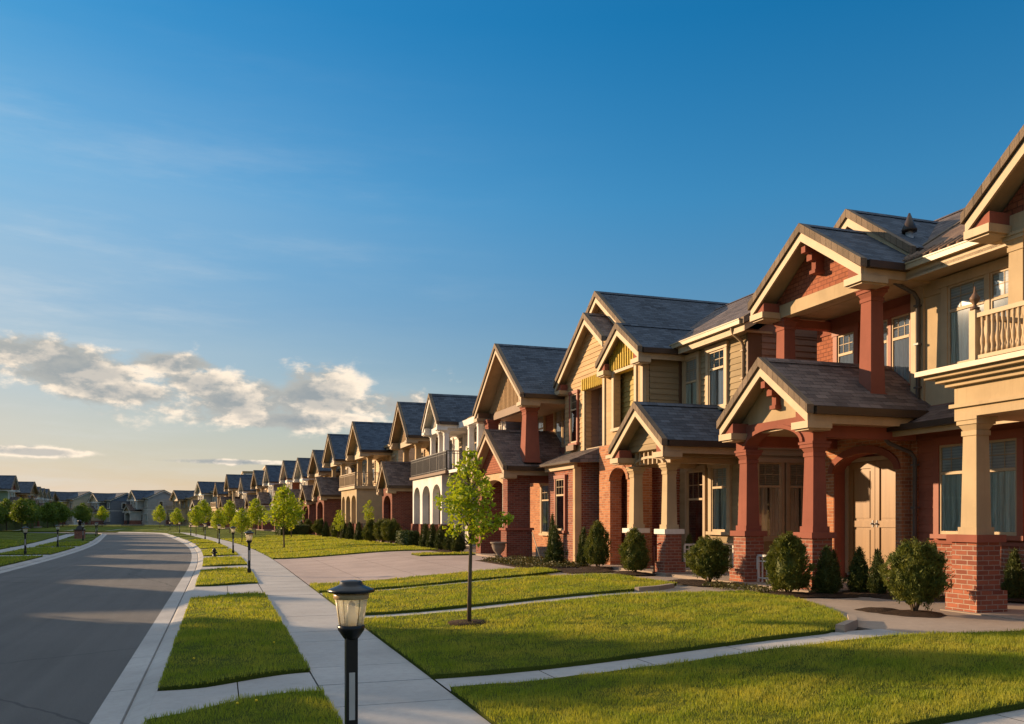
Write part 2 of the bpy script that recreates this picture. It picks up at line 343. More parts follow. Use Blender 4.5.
def gable(root, x0, x1, yc, hw, ze, zp, roof='slate_shingle', rake='rake_shingle', trim='cream_paint', tymp=None, tx=None, ret=True, bracket=None, ceil_to=None, gut=True, M=None, soffit='cream_paint', beam=None, bz=.34, hr=None, rets=(-1, 1), name='gable_roof', eave_side=(1, 1), retc='red_stucco', t=.12):
    s = (zp - ze) / hw; rm = MB(M)
    A = (yc - hw, ze); B = (yc, zp); C = (yc + hw, ze)
    if hr: A = (yc - hr, zp - s * hr)
    rm.prismX([A, B, C, (C[0], C[1] - t), (B[0], B[1] - t), (A[0], A[1] - t)], x0, x1, 'tan_paint', [roof, roof, 'dark_gutter', soffit, soffit, 'dark_gutter'])
    # thick shingled rake edge
    e = .035
    rm.prismX([(A[0] - .03, A[1] - .02 + e), (B[0], B[1] + e), (C[0] + .03, C[1] - .02 + e), (C[0] + .03, C[1] - .16), (B[0], B[1] - .16), (A[0] - .03, A[1] - .16)], x0 - .06, x0 + .10, rake, [rake] * 6)
    # ridge cap
    rm.prismX([(yc - .13, zp - .13 * s + .025), (yc, zp + .035), (yc + .13, zp - .13 * s + .025), (yc, zp - .05)], x0 + .1, x1, roof)
    ob = rm.build(name, root)
    b = MB(M)
    for sg in (-1, 1):
        hh = hr if (hr and sg < 0) else hw; zz = zp - s * hh
        b.prismX([(yc, zp - .16), (yc + sg * (hh - .02), zz - .16), (yc + sg * (hh - .02), zz - .34), (yc, zp - .37)], x0 - .01, x0 + .04, trim)
        if eave_side[(sg + 1) // 2] and not (hr and sg < 0): b.box(x0 + .05, x1, *sorted((yc + sg * (hw - .06), yc + sg * (hw - .02))), ze - .34, ze - .125, trim)
    b.build('barge_board', ob)
    if gut:
        for sg in (-1, 1):
            if not eave_side[(sg + 1) // 2] or (hr and sg < 0): continue
            g = MB(M); yy = yc + sg * (hw + .045); ya, yb = sorted((yy - .055, yy + .055))
            g.box(x0 + .12, x1, ya, yb, ze - .17, ze - .03, 'dark_gutter'); g.box(x0 + .12, x1, ya + .01, yb + .012, ze - .045, ze - .02, 'dark_gutter'); g.build('gutter', ob)
    if tx is not None and tymp:
        w = MB(M); d = .42; wy = hw - d / s * .0 - .12
        if hr: w.prismX([(yc - hr + .05, ze - .15), (yc + wy, ze - .15), (yc + wy, ze - .12), (yc, zp - .12), (yc - hr + .05, zp - s * hr - .12)], tx, tx + .12, tymp)
        else: w.prismX([(yc - wy, ze - .15), (yc + wy, ze - .15), (yc + wy, ze - .12 + (.0)), (yc, zp - .12), (yc - wy, ze - .12)], tx, tx + .12, tymp)
        if tymp.endswith('_siding'):
            bd = tymp.replace('_siding', '_board'); z_ = ze - .14
            while z_ < zp - .3:
                zt_ = min(z_ + .165, zp - .13); ra = (zp - .125 - z_) / s; rb = (zp - .125 - zt_) / s; la = min(ra, wy); lb = min(rb, wy); ka = min(ra, hr - .05) if hr else la; kb = min(rb, hr - .05) if hr else lb
                w.add([(tx - .026, yc - ka, z_), (tx - .026, yc + la, z_), (tx - .003, yc + lb, zt_), (tx - .003, yc - kb, zt_), (tx, yc - ka, z_), (tx, yc + la, z_)], [(0, 3, 2, 1), (0, 1, 5, 4)], bd); z_ += .165
        if tymp.endswith('_batten'):
            nb = int(2 * hw / .17)
            for q in range(nb):
                yy = yc - hw + .1 + q * .17; top_ = zp - .14 - s * abs(yy - yc)
                if top_ > ze: w.box(tx - .035, tx, yy - .028, yy + .028, ze - .14, top_, tymp)
        w.build('gable_wall', root)
        if beam:
            bm = MB(M); bm.box(tx - .06, tx + .16, yc - hw + .12, yc + hw - .12, ze - .12 - bz, ze - .12, beam); bm.build('beam', root)
    if ret:
        for sg in rets:
            r = MB(M); ya, yb = sorted((yc + sg * hw, yc + sg * (hw - .52))); te = (tx or x0 + .5)
            r.box(x0 - .02, te + .1, ya, yb, ze - .44, ze - .30, trim); r.box(x0 + .04, te + .1, ya + .05, yb - .05, ze - .475, ze - .44, trim)
            r.prismX([(yc + sg * (hw - .06), ze - .30), (yc + sg * (hw - .47), ze - .30), (yc + sg * (hw - .47), ze - .30 + .22), (yc + sg * (hw - .25), ze - .30 + .12)], x0 + .05, te, retc)
            r.build('cornice_return', ob)
    if bracket:
        k = MB(M); te = (tx or x0 + .5)
        k.box(x0 + .06, te, yc - .07, yc + .07, zp - .62, zp - .48, bracket); k.box(x0 + .22, te, yc - .09, yc + .09, zp - .78, zp - .62, bracket)
        k.box(x0 + .34, te, yc - .07, yc + .07, zp - .98, zp - .78, bracket); k.box(x0 + .30, te, yc - .10, yc + .10, zp - 1.06, zp - .98, bracket); k.build('bracket', ob)
    if ceil_to:
        c = MB(M); c.box((tx or x0) - .02, ceil_to, yc - hw + .1, yc + hw - .1, ze - .333, ze - .263, soffit); c.build('porch_ceiling', root)
    return ob
def main_roof(root, y0, y1, xc, hw, ze, zp, roof='slate_shingle', trim='cream_paint', back=True, tile=False, lights=None):
    M = RZ(math.pi / 2)   # local x -> world y, local y -> -world x
    ob = gable(root, y0, y1, -xc, hw, ze, zp, roof, trim=trim, ret=False, M=M, name='roof', gut=False)
    g = MB(); x = xc - hw
    g.box(x - .10, x + .02, y0 + .05, y1 - .05, ze - .16, ze - .03, 'cream_gutter'); g.box(x - .115, x + .0, y0 + .05, y1 - .05, ze - .05, ze - .02, 'cream_gutter'); g.build('gutter', ob)
    f = MB(); f.box(x + .02, x + 1.1, y0 + .3, y1 - .3, ze - .30, ze - .24, trim); f.build('soffit', ob)
    if tile:
        tl = MB(); k = int((y1 - y0) / .22)
        for i in range(k):
            yy = y0 + .1 + i * .22; tl.tube([(x - .02, yy, ze + .02), (x + .5, yy, ze + .02 + .5 * (zp - ze) / hw)], .05, roof, 6)
        tl.build('eave_tiles', ob)
    e = MB()
    for yy in (y0 + .32, y1 - .44):
        e.add([(xc - hw + .55, yy, ze - .3), (xc + hw - .55, yy, ze - .3), (xc, yy, zp - .2), (xc - hw + .55, yy + .12, ze - .3), (xc + hw - .55, yy + .12, ze - .3), (xc, yy + .12, zp - .2)], [(0, 1, 2), (3, 5, 4), (0, 2, 5, 3), (2, 1, 4, 5)], lights or 'mauve_siding')
    e.build('gable_end', root)
    return ob
def pillar(root, cx, cy, zb, zt, m='red_stucco', half=.2, top=.16, ped=None, pz=1.12, pm='red_brick', cap='red_stucco', cap_t=.09, base=True):
    c = MB(); z0 = zb + (pz + .03 if ped else 0)
    c.frus(cx, cy, z0 + .12, zt - .22, half, half, top, top, m); c.box(cx - half - .03, cx + half + .03, cy - half - .03, cy + half + .03, z0, z0 + .12, m)
    ob = c.build('column', root)
    k = MB(); k.box(cx - top - .02, cx + top + .02, cy - top - .02, cy + top + .02, zt - .30, zt - .22, m)
    k.frus(cx, cy, zt - .22, zt - .12, top + .0, top + .0, top + .05, top + .05, m); k.box(cx - top - .07, cx + top + .07, cy - top - .07, cy + top + .07, zt - .12, zt - .05, m); k.box(cx - top - .09, cx + top + .09, cy - top - .09, cy + top + .09, zt - .05, zt, m); k.build('capital', ob)
    if ped:
        p = MB(); q = ped; p.box(cx - q, cx + q, cy - q, cy + q, zb + .3, zb + pz - cap_t, pm); p.box(cx - q - .07, cx + q + .07, cy - q - .07, cy + q + .07, zb - .1, zb + .3, pm)
        p.build('pedestal', ob); p = MB(); p.box(cx - q - .06, cx + q + .06, cy - q - .06, cy + q + .06, zb + pz - cap_t, zb + pz + .03, cap); p.build('pedestal_cap', ob)
    return ob
def arch_wall(mb, x0, x1, y0, y1, z0, z1, ya, yb, zs, rise, m, n=14, jamb=None):
    if ya > y0: mb.box(x0, x1, y0, ya, z0, z1, m)
    if y1 > yb: mb.box(x0, x1, yb, y1, z0, z1, m)
    c = (ya + yb) / 2; a = (yb - ya) / 2
    pts = [(c - a * math.cos(math.pi * i / n), zs + rise * math.sin(math.pi * i / n)) for i in range(n + 1)]
    for i in range(n):
        (p, q), (r, u) = pts[i], pts[i + 1]
        mb.prismX([(p, q), (r, u), (r, z1), (p, z1)], x0, x1, m, [jamb or m, m, m, m])
def arch_trim(mb, x0, x1, ya, yb, zs, rise, w, m, n=16):
    c = (ya + yb) / 2; a = (yb - ya) / 2
    P = lambda k, e: (c - (a + e) * math.cos(math.pi * k / n), zs + (rise + e) * math.sin(math.pi * k / n))
    for i in range(n): mb.prismX([P(i, 0), P(i + 1, 0), P(i + 1, w), P(i, w)], x0, x1, m)
def railing(root, pts, z, h, m='black_metal', sp=.12, r=.011, top=.03, name='railing', post=True):
    mb = MB()
    for (a, b) in zip(pts[:-1], pts[1:]):
        a = Vector((*a, 0)); b = Vector((*b, 0)); L = (b - a).length; n = max(2, int(L / sp)); d = (b - a) / L
        nx, ny = -d.y * top, d.x * top
        for (za, zb, wd) in ((h - .05, h, 1.0), (.08, .11, .6), (h - .16, h - .135, .5)):
            vs = [(a.x + nx * wd, a.y + ny * wd, z + za), (b.x + nx * wd, b.y + ny * wd, z + za), (b.x - nx * wd, b.y - ny * wd, z + za), (a.x - nx * wd, a.y - ny * wd, z + za)]
            vs += [(v[0], v[1], z + zb) for v in vs[:4]]
            mb.add(vs, [(0, 3, 2, 1), (4, 5, 6, 7), (0, 1, 5, 4), (1, 2, 6, 5), (2, 3, 7, 6), (3, 0, 4, 7)], m)
        for i in range(n + 1):
            p = a + d * (L * i / n); rr = r * (2.2 if (i in (0, n) or i % 12 == 0) else 1); mb.box(p.x - rr, p.x + rr, p.y - rr, p.y + rr, z, z + h - .04, m)
    return mb.build(name, root)
def downpipe(root, x, y, zt, zb, m='downpipe_grey', reach=.45, name='downpipe', x2=None):
    mb = MB(); x2 = x2 if x2 is not None else x + reach
    mb.tube([(x, y, zt), (x, y, zt - .14), (x + (x2 - x) * .12, y, zt - .24), (x + (x2 - x) * .85, y, zt - .42), (x2, y, zt - .55), (x2, y, zb + .12), (x2 - .02, y, zb + .05), (x2 - .14, y, zb)], .045, m, 8)
    for z in (zt - .7, (zt + zb) / 2, zb + .6): mb.box(x2 - .06, x2 + .06, y - .065, y + .065, z, z + .04, m)
    return mb.build(name, root)
def door(root, x, y, z, w, h, facing='X-', m='door_wood', frame='cream_paint', double=False, glaze=False):
    M = frame_at(x, y, z, facing); f = MB(M); a = w / 2
    f.box(-.08, 0, -a - .1, -a, 0, h + .1, frame); f.box(-.08, 0, a, a + .1, 0, h + .1, frame); f.box(-.08, 0, -a, a, h, h + .1, frame); f.box(-.10, 0, -a, a, -.03, .02, 'steel')
    fr = f.build('door_frame', root)
    lv = 2 if double else 1; lw = w / lv
    for i in range(lv):
        y0 = -a + i * lw + .008; y1 = y0 + lw - .016; d = MB(M)
        d.box(-.02, 0, y0, y1, .02, h - .01, m)
        st = min(.13, lw * .16)
        d.box(-.05, -.02, y0, y0 + st, .02, h - .01, m); d.box(-.05, -.02, y1 - st, y1, .02, h - .01, m)
        for zz in (.02, h * .42, h - .16): d.box(-.049, -.02, y0 + st, y1 - st, zz, zz + .15, m)
        d.box(-.035, -.02, y0 + st + .05, y1 - st - .05, .24, h * .42 - .06, m)
        if not glaze: d.box(-.035, -.02, y0 + st + .05, y1 - st - .05, h * .42 + .21, h - .22, m)
        dd = d.build('door', root)
        k = MB(M); ky = (y1 - .06) if i == 0 else (y0 + .06); k.box(-.062, -.05, ky - .02, ky + .02, h * .42, h * .42 + .16, 'steel'); k.tube([(-.06, ky, h * .42 + .08), (-.11, ky, h * .42 + .08)], .022, 'steel', 8); k.build('door_handle', dd)
        if glaze:
            k = MB(M); k.box(-.03, -.021, y0 + st, y1 - st, h * .42 + .15, h - .16, 'window_glass'); k.build('pane', dd)
    return fr

# ------------------------------------------------------------------ house 1 (cream and red, far right)
def house1():
    ORI[0] = Vector((13, 10, .35))
    r = thing('house', ORI[0], 'cream stucco house over red siding with balustraded balcony, nearest, cut by the right edge', 'house', 'houses along the right side of the street')
    X = 14.1
    w = MB(); w.box(X, 21.5, 5, 15.0, 4.15, 6.86, 'cream_stucco'); w.box(X - .04, 21.5, 5, 15.02, 4.02, 4.15, 'red_stucco'); w.build('upper_wall', r)
    w = MB(); w.box(X + .02, 21.5, 5, 14.97, 1.35, 4.02, 'red_siding'); w.box(X - .04, 21.5, 5, 14.99, .2, 1.28, 'red_brick'); w.box(X - .08, 21.5, 5, 14.99, 1.28, 1.35, 'red_stucco')
    w.box(X - .03, X + .2, 14.82, 14.995, 1.35, 4.02, 'orange_brick'); w.box(X - .05, X + .02, 5, 14.82, 3.45, 3.62, 'red_stucco'); w.build('lower_wall', r)
    p = MB(); p.box(X - .05, X + .05, 14.62, 14.98, 4.15, 6.75, 'cream_paint'); p.box(X - .03, X + .02, 5, 14.62, 6.45, 6.75, 'cream_paint'); p.build('corner_trim', r)
    main_roof(r, 4.6, 15.1, 17.0, 3.6, 7.05, 9.25, 'tile_brown', tile=True, lights='cream_stucco')
    window(r, X, 12.98, 4.9, 1.95, 1.62, panels=2, trim='cream_paint', cur='curtain_green', cas=.16)
    window(r, X - .0, 13.25, 1.5, 1.85, 1.8, panels=2, trim='red_paint', cur='curtain_green', cas=.14)
    # pent roof over the ground floor
    q = MB(); q.add([(13.25, 11.3, 3.72), (13.25, 15.1, 3.72), (14.1, 15.1, 4.16), (14.1, 11.3, 4.16), (13.25, 11.3, 3.66), (13.25, 15.1, 3.66), (14.1, 15.1, 3.66), (14.1, 11.3, 3.66)],
                    [(0, 3, 2, 1), (4, 5, 6, 7), (0, 1, 5, 4), (1, 2, 6, 5), (3, 0, 4, 7)], ['brown_shingle', 'cream_paint', 'cream_paint', 'cream_paint', 'cream_paint']); ob = q.build('pent_roof', r)
    q = MB(); q.box(13.13, 13.25, 11.35, 15.1, 3.6, 3.72, 'dark_gutter'); q.box(13.28, 13.34, 11.35, 15.1, 3.5, 3.66, 'cream_paint'); q.build('gutter', ob)
    # balcony portico
    for cy in (10.98, 7.7): pillar(r, 11.62, cy, .35, 3.44, 'cream_stucco', .155, .13, ped=.245, pm='red_brick', cap='red_stucco', pz=1.16)
    e = MB(); e.box(11.4, X, 7.45, 11.2, 3.44, 3.95, 'cream_stucco'); e.box(11.34, X, 7.4, 11.26, 3.60, 3.66, 'cream_stucco'); e.box(11.3, X, 7.36, 11.3, 3.95, 4.02, 'cream_stucco')
    e.box(11.2, X, 7.26, 11.4, 4.02, 4.09, 'cream_stucco'); e.box(11.08, X, 7.14, 11.52, 4.09, 4.15, 'cream_stucco'); e.box(10.98, X, 7.04, 11.62, 4.15, 4.23, 'cream_gutter'); e.build('entablature', r)
    rl = MB()
    rl.box(11.42, 11.50, 7.6, 10.80, 5.0, 5.07, 'cream_paint'); rl.box(11.43, 11.49, 7.6, 10.80, 4.34, 4.40, 'cream_paint')
    rl.box(11.5, X, 10.81, 10.89, 5.0, 5.07, 'cream_paint'); rl.box(11.5, X, 10.82, 10.88, 4.34, 4.40, 'cream_paint'); rob = rl.build('balcony_railing', r)
    prof = [(.028, 4.40), (.028, 4.46), (.018, 4.50), (.034, 4.58), (.036, 4.64), (.02, 4.74), (.016, 4.84), (.026, 4.90), (.028, 5.0)]
    for i in range(33):
        b = MB(); b.lathe(prof, 'cream_paint', 11.46, 10.70 - i * .095, 8); b.build('baluster', rob)
    for i in range(20):
        b = MB(); b.lathe(prof, 'cream_paint', 11.62 + i * .122, 10.85, 8); b.build('baluster', rob)
    n = MB(); n.box(11.40, 11.52, 10.79, 10.91, 4.23, 5.13, 'cream_paint'); n.build('newel_post', rob)
    n = MB(); n.lathe([(.07, 5.13), (.075, 5.17), (.03, 5.2), (.025, 5.23), (.075, 5.29), (.08, 5.33), (.045, 5.38), (.02, 5.42), (.012, 5.5), (.002, 5.52)], 'brown_paint', 11.46, 10.85, 12); n.build('finial', rob)
    for cy in (11.2, 7.95): pillar(r, 12.85, cy, 4.23, 6.62, 'cream_stucco', .155, .135)
    gable(r, 12.2, 17, 9.55, 2.22, 7.05, 8.85, 'tile_brown', tymp='brick_shingle', tx=12.75, beam='cream_stucco', bz=.36, ceil_to=X)
    downpipe(r, 13.3, 14.72, 6.98, 3.95, x2=14.0)
    downpipe(r, 13.2, 14.78, 3.62, .4, x2=13.98)
    door(r, X, 9.5, .55, 1.0, 2.2); door(r, X, 9.5, 4.25, 1.6, 2.1, glaze=True, double=True, m='brown_paint')
    f = MB(); f.box(11.2, X, 6.8, 11.3, .1, .312, 'forecourt'); f.build('porch_floor', r)
    f = MB(); f.box(13.0, 14.0, 8.8, 10.2, .36, .54, 'forecourt'); f.build('step', r)
    v = MB(); v.tube([(14.6, 15.6, 7.3), (14.6, 15.6, 8.2)], .09, 'steel', 12); v.lathe([(.16, 8.2), (.17, 8.24), (.1, 8.4), (.02, 8.62)], 'dark_gutter', 14.6, 15.6, 12); v.build('roof_vent', r)
house1()

# ------------------------------------------------------------------ house 2 (red brick and stucco)
def house2():
    ORI[0] = Vector((13, 16.8, .35))
    r = thing('house', ORI[0], 'red brick and stucco house with tall column portico, arched porch and cream double doors', 'house', 'houses along the right side of the street')
    X = 14.35
    w = MB(); w.box(X, 21.5, 15.06, 18.45, 4.0, 6.86, 'brick_shingle'); w.box(X - .03, X + .02, 15.06, 18.3, 6.35, 6.75, 'red_stucco'); w.build('upper_wall', r)
    w = MB(); arch_wall(w, 13.85, 14.19, 15.02, 17.5, .3, 4.0, 15.2, 17.2, 2.85, .42, 'orange_brick', jamb='red_stucco')
    w.box(13.86, 14.19, 17.18, 17.202, .3, 2.86, 'red_stucco'); w.box(14.23, 21.5, 15.06, 17.5, .3, 4.0, 'red_stucco'); w.build('lower_wall', r)
    w = MB(); w.box(15.4, 21.5, 17.5, 19.9, .3, 4.0, 'olive_siding'); w.build('side_bay_wall', r)
    t = MB(); arch_trim(t, 13.80, 13.86, 15.2, 17.2, 2.87, .42, .16, 'red_stucco'); t.build('arch_trim', r)
    door(r, 14.23, 16.2, .5, 1.74, 2.62, double=True, frame='tan_paint')
    main_roof(r, 15.1, 18.75, 17.0, 3.6, 7.05, 9.25, 'brown_shingle', lights='mauve_siding')
    gable(r, 14.0, 17, 16.9, 2.0, 7.6, 9.05, tymp='brick_shingle', tx=14.4, ret=False, name='rear_gable_roof')
    gable(r, 12.3, 16.4, 16.37, 1.95, 7.05, 8.36, tymp='brick_shingle', tx=12.86, beam='cream_stucco', bz=.30, ceil_to=X, bracket='red_stucco')
    for cy, zb in ((15.0, 4.30), (17.95, 3.7)): pillar(r, 13.05, cy, zb, 6.66, 'red_stucco', .185, .15)
    b = MB(); b.box(13.2, X, 17.85, 18.05, 6.45, 6.64, 'red_stucco'); b.build('side_beam', r)
    window(r, X, 15.85, 4.75, 1.25, 1.55, panels=2, trim='red_paint', cas=.16); window(r, X, 17.3, 4.75, .6, 1.5, trim='red_paint', cas=.14)
    # lower porch
    gable(r, 10.9, X, 15.87, 1.6, 4.02, 5.2, 'brown_shingle', tymp='cream_stucco', tx=11.36, bracket='red_stucco', ceil_to=X)
    a = MB(); arch_wall(a, 11.30, 11.62, 14.65, 17.4, 3.36, 3.9, 15.03, 17.02, 3.37, .36, 'red_stucco'); a.box(11.62, 13.9, 14.66, 14.98, 3.45, 3.82, 'red_stucco'); a.box(11.62, 14.3, 17.07, 17.38, 3.45, 3.82, 'red_stucco'); a.build('arched_beam', r)
    t = MB(); arch_trim(t, 11.26, 11.31, 15.03, 17.02, 3.37, .36, .09, 'red_stucco'); t.build('arch_trim', r)
    for cy in (14.86, 17.2): pillar(r, 11.5, cy, .35, 3.36, 'red_stucco', .175, .14, ped=.24, pm='red_brick', cap='red_stucco', pz=1.14)
    f = MB(); f.box(11.0, X, 14.4, 19.9, .12, .37, 'forecourt'); f.build('porch_floor', r)
    railing(r, [(11.55, 15.2), (11.55, 16.9)], .37, .62, 'white_paint', .16, .012, .02, name='porch_railing')
    fl = MB(); fl.add([(12.7, 17.5, 4.1), (13.9, 17.5, 4.1), (14.3, 18.2, 4.25), (12.9, 18.2, 4.25)], [(0, 1, 2, 3)], 'flashing')
    fl.box(11.7, 14.36, 17.4, 18.4, 3.75, 4.05, 'slate_shingle'); fl.build('link_roof', r)
house2()

# ------------------------------------------------------------------ house 3 (tan siding, yellow battens)
def house3():
    ORI[0] = Vector((13, 25, .35))
    r = thing('house', ORI[0], 'tan sided house with yellow batten gables, stacked roofs and cream columned porch', 'house', 'houses along the right side of the street')
    X = 13.35
    w = MB(); w.box(X, 21.5, 20.0, 23.55, 4.0, 6.86, 'olive_siding'); w.box(X + .4, 21.5, 19.96, 20.0, 4.0, 6.86, 'mauve_siding'); w.box(X - .03, X + .4, 19.955, 20.03, 4.0, 6.86, 'brown_paint')
    w.box(X - .02, X + .02, 20.03, 23.5, 6.68, 6.8, 'cream_paint'); w.build('upper_wall', r)
    w = MB(); w.box(X, 21.5, 19.97, 23.6, .3, 4.0, 'olive_siding'); w.box(X - .05, X + .02, 19.93, 20.2, .3, 4.0, 'tan_paint'); w.build('lower_wall', r)
    window(r, X, 21.45, 4.95, .82, 1.6, trim='cream_paint', cas=.14); window(r, X, 22.85, 4.4, .72, 2.15, trim='cream_paint', cas=.12, cur='curtain_green')
    window(r, 13.95, 19.96, 1.3, .72, 2.0, 'Y-', trim='tan_paint', cas=.10); window(r, 14.95, 19.96, 1.3, .76, 2.0, 'Y-', trim='tan_paint', cas=.10)
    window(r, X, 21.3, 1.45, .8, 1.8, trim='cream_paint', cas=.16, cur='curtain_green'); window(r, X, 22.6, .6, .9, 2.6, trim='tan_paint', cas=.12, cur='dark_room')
    main_roof(r, 19.6, 31, 17.0, 4.05, 7.05, 9.35, 'brown_shingle')
    # bay with gable C
    c = MB(); c.box(12.05, 12.25, 23.5, 24.05, 4.2, 6.75, 'tan_siding'); c.box(12.05, 12.25, 25.5, 26.35, 4.2, 6.75, 'tan_siding'); c.box(12.05, 12.25, 24.05, 25.5, 4.2, 4.7, 'tan_siding'); c.box(12.06, 12.25, 24.05, 25.5, 6.45, 6.75, 'yellow_batten'); c.box(12.25, X, 23.5, 23.6, 4.2, 6.75, 'olive_siding'); c.box(12.25, X, 26.25, 26.35, 4.2, 6.75, 'tan_siding'); c.build('bay_wall', r)
    c = MB(); c.box(12.0, 12.12, 23.46, 23.62, 4.2, 6.75, 'cream_paint'); c.box(X - .12, X - .02, 23.46, 23.5, 4.2, 6.75, 'brown_paint'); c.box(12.0, 12.07, 26.2, 26.36, 4.2, 6.75, 'cream_paint')
    c.box(12.0, 12.05, 23.9, 24.05, 4.7, 6.55, 'cream_paint'); c.box(12.0, 12.05, 25.5, 25.65, 4.7, 6.55, 'cream_paint'); c.box(11.98, 12.05, 23.85, 25.7, 4.6, 4.7, 'cream_paint'); c.box(11.99, 12.05, 24.05, 25.5, 6.45, 6.55, 'cream_paint'); c.build('bay_trim', r)
    c = MB(); c.box(12.42, 12.52, 23.6, 26.25, 4.25, 6.7, 'yellow_olive_siding'); c.box(12.25, 12.42, 23.6, 26.25, 4.2, 4.25, 'tan_paint'); c.build('recess_wall', r)
    c = MB(); c.box(11.985, 12.045, 23.8, 25.75, 6.55, 7.0, 'yellow_batten')
    for q in range(12): c.box(11.95, 11.985, 23.84 + q * .165, 23.91 + q * .165, 6.55, 7.0, 'yellow_batten')
    c.build('batten_band', r)
    gable(r, 11.72, 17, 24.65, 1.5, 6.88, 7.87, tymp='yellow_batten', tx=12.02)
    # gable B wing
    c = MB(); c.box(12.2, 12.4, 28.2, 30.1, 4.2, 6.7, 'tan_siding'); c.box(12.2, 12.4, 26.36, 26.55, 4.2, 6.7, 'tan_paint'); c.box(12.25, 12.4, 26.5, 28.25, 6.3, 6.7, 'tan_paint'); c.box(12.4, 13.9, 29.95, 30.1, 4.2, 6.7, 'tan_siding'); c.box(12.14, 12.2, 26.4, 26.55, 4.2, 6.5, 'cream_paint'); c.box(12.14, 12.2, 28.2, 28.35, 4.2, 6.5, 'cream_paint'); c.build('wing_wall', r)
    c = MB(); c.box(12.72, 12.82, 26.4, 28.2, 4.25, 6.65, 'mauve_siding'); c.box(12.41, 12.72, 28.21, 28.35, 4.2, 6.65, 'mauve_siding'); c.box(12.2, 12.72, 26.4, 28.2, 4.18, 4.25, 'tan_paint'); c.build('recess_wall', r)
    c = MB(); c.box(12.13, 12.19, 26.42, 28.33, 6.3, 6.7, 'yellow_batten')
    for q in range(12): c.box(12.085, 12.13, 26.45 + q * .163, 26.52 + q * .163, 6.3, 6.7, 'yellow_batten')
    c.build('batten_band', r)
    window(r, 12.2, 29.15, 4.55, .6, 1.75, trim='red_paint', cur='dark_room', cas=.1)
    pl = MB(); pl.box(11.98, 12.08, 28.8, 29.5, 4.25, 4.45, 'brown_paint'); bo = pl.build('window_box', r)
    gable(r, 11.85, 17, 27.5, 2.8, 6.82, 8.83, 'brown_shingle', tymp='tan_siding', tx=12.2, hr=1.5, rets=(1,))
    gable(r, 12.5, 20, 28.0, 3.7, 7.05, 9.75, tymp='tan_siding', tx=12.85, ret=False, name='main_gable_roof')
    # brick ground floor
    c = MB(); arch_wall(c, 12.0, 12.4, 23.62, 26.6, .3, 4.2, 24.5, 25.75, 3.0, .4, 'orange_brick'); c.box(12.7, 13.4, 23.62, 26.6, .3, 4.2, 'red_brick'); c.box(12.4, 12.7, 26.3, 26.6, .3, 4.2, 'red_brick'); c.build('brick_wall', r)
    c = MB(); arch_trim(c, 11.96, 12.0, 24.5, 25.75, 3.02, .4, .14, 'orange_brick'); c.build('arch_trim', r)
    c = MB(); c.box(11.95, 12.0, 24.7, 26.0, 3.75, 3.86, 'cream_paint'); c.build('stone_band', r)
    c = MB(); c.box(11.45, 13, 27.3, 29.9, .3, 3.7, 'red_brick'); c.build('bay_brick_wall', r)
    c = MB(); c.box(11.38, 11.62, 27.22, 27.4, .3, 3.55, 'tan_stucco'); c.box(11.34, 11.46, 27.2, 30, 3.5, 3.72, 'cream_paint'); c.build('pilaster', r)
    c = MB(); c.box(12.42, 13, 26.6, 27.3, .3, 3.7, 'dark_brick'); c.build('recess_wall', r)
    window(r, 11.45, 28.6, 1.4, .8, 1.8, trim='red_paint', cur='dark_room')
    q = MB(); q.add([(11.1, 27.0, 3.75), (11.1, 30.2, 3.75), (12.2, 30.2, 4.22), (12.2, 26.62, 4.22), (12.2, 26.62, 3.70), (11.1, 27.0, 3.68), (11.1, 30.2, 3.68), (12.2, 30.2, 3.70)], [(0, 3, 2, 1), (5, 6, 7, 4), (0, 1, 6, 5), (1, 2, 7, 6), (3, 0, 5, 4)], ['brown_shingle', 'cream_paint', 'dark_gutter', 'brown_paint', 'brown_shingle']); ob = q.build('pent_roof', r)
    # porch
    gable(r, 10.7, X, 21.35, 1.58, 3.82, 4.95, tymp='olive_siding', tx=11.15)
    for cy in (20.65, 22.6): pillar(r, 11.35, cy, .35, 3.28, 'cream_stucco', .155, .13, ped=.235, pm='red_brick', cap='white_paint', pz=1.14, cap_t=.10)
    b = MB(); b.box(11.2, X, 20.15, 20.32, 3.42, 3.7, 'olive_siding'); b.box(11.3, X, 20.5, 20.78, 3.28, 3.42, 'tan_paint'); b.build('porch_beam', r); b = MB(); b.box(11.3, X, 22.5, 22.78, 3.28, 3.62, 'tan_paint'); b.build('porch_beam', r)
    b = MB(); n = 14; ya, yb = 20.8, 22.45
    arch_trim(b, 11.22, 11.42, ya, yb, 3.28, .18, .07, 'cream_paint')
    for i in range(7):
        y = 20.85 + i * .255; b.box(11.24, 11.34, y, y + .06, 3.3, 3.72, 'cream_paint')
    b.box(11.22, 11.42, 20.5, 22.85, 3.66, 3.74, 'cream_paint'); b.build('arched_lattice', r)
    door(r, 13.35, 23.05, .5, .01 + .85, 2.1) if False else None
    f = MB(); f.box(10.95, X, 20.1, 23.6, .12, .38, 'forecourt'); f.build('porch_floor', r)
    h = MB(); h.tube([(10.85, 20.55, .36), (10.85, 20.55, 1.05), (11.0, 20.55, 1.14), (11.05, 20.55, 1.14)], .022, 'red_paint'); h.build('handrail', r)
    railing(r, [(11.7, 20.45), (13.2, 20.45)], .38, .75, 'white_paint', .13, .01, .015, name='porch_railing')
    downpipe(r, 12.95, 20.15, 6.98, 4.1, 'tan_paint', x2=13.3)
    c = MB(); c.box(X, X + .3, 20, 21, 3.9, 4.0, 'tan_paint'); c.build('soffit_band', r)
house3()

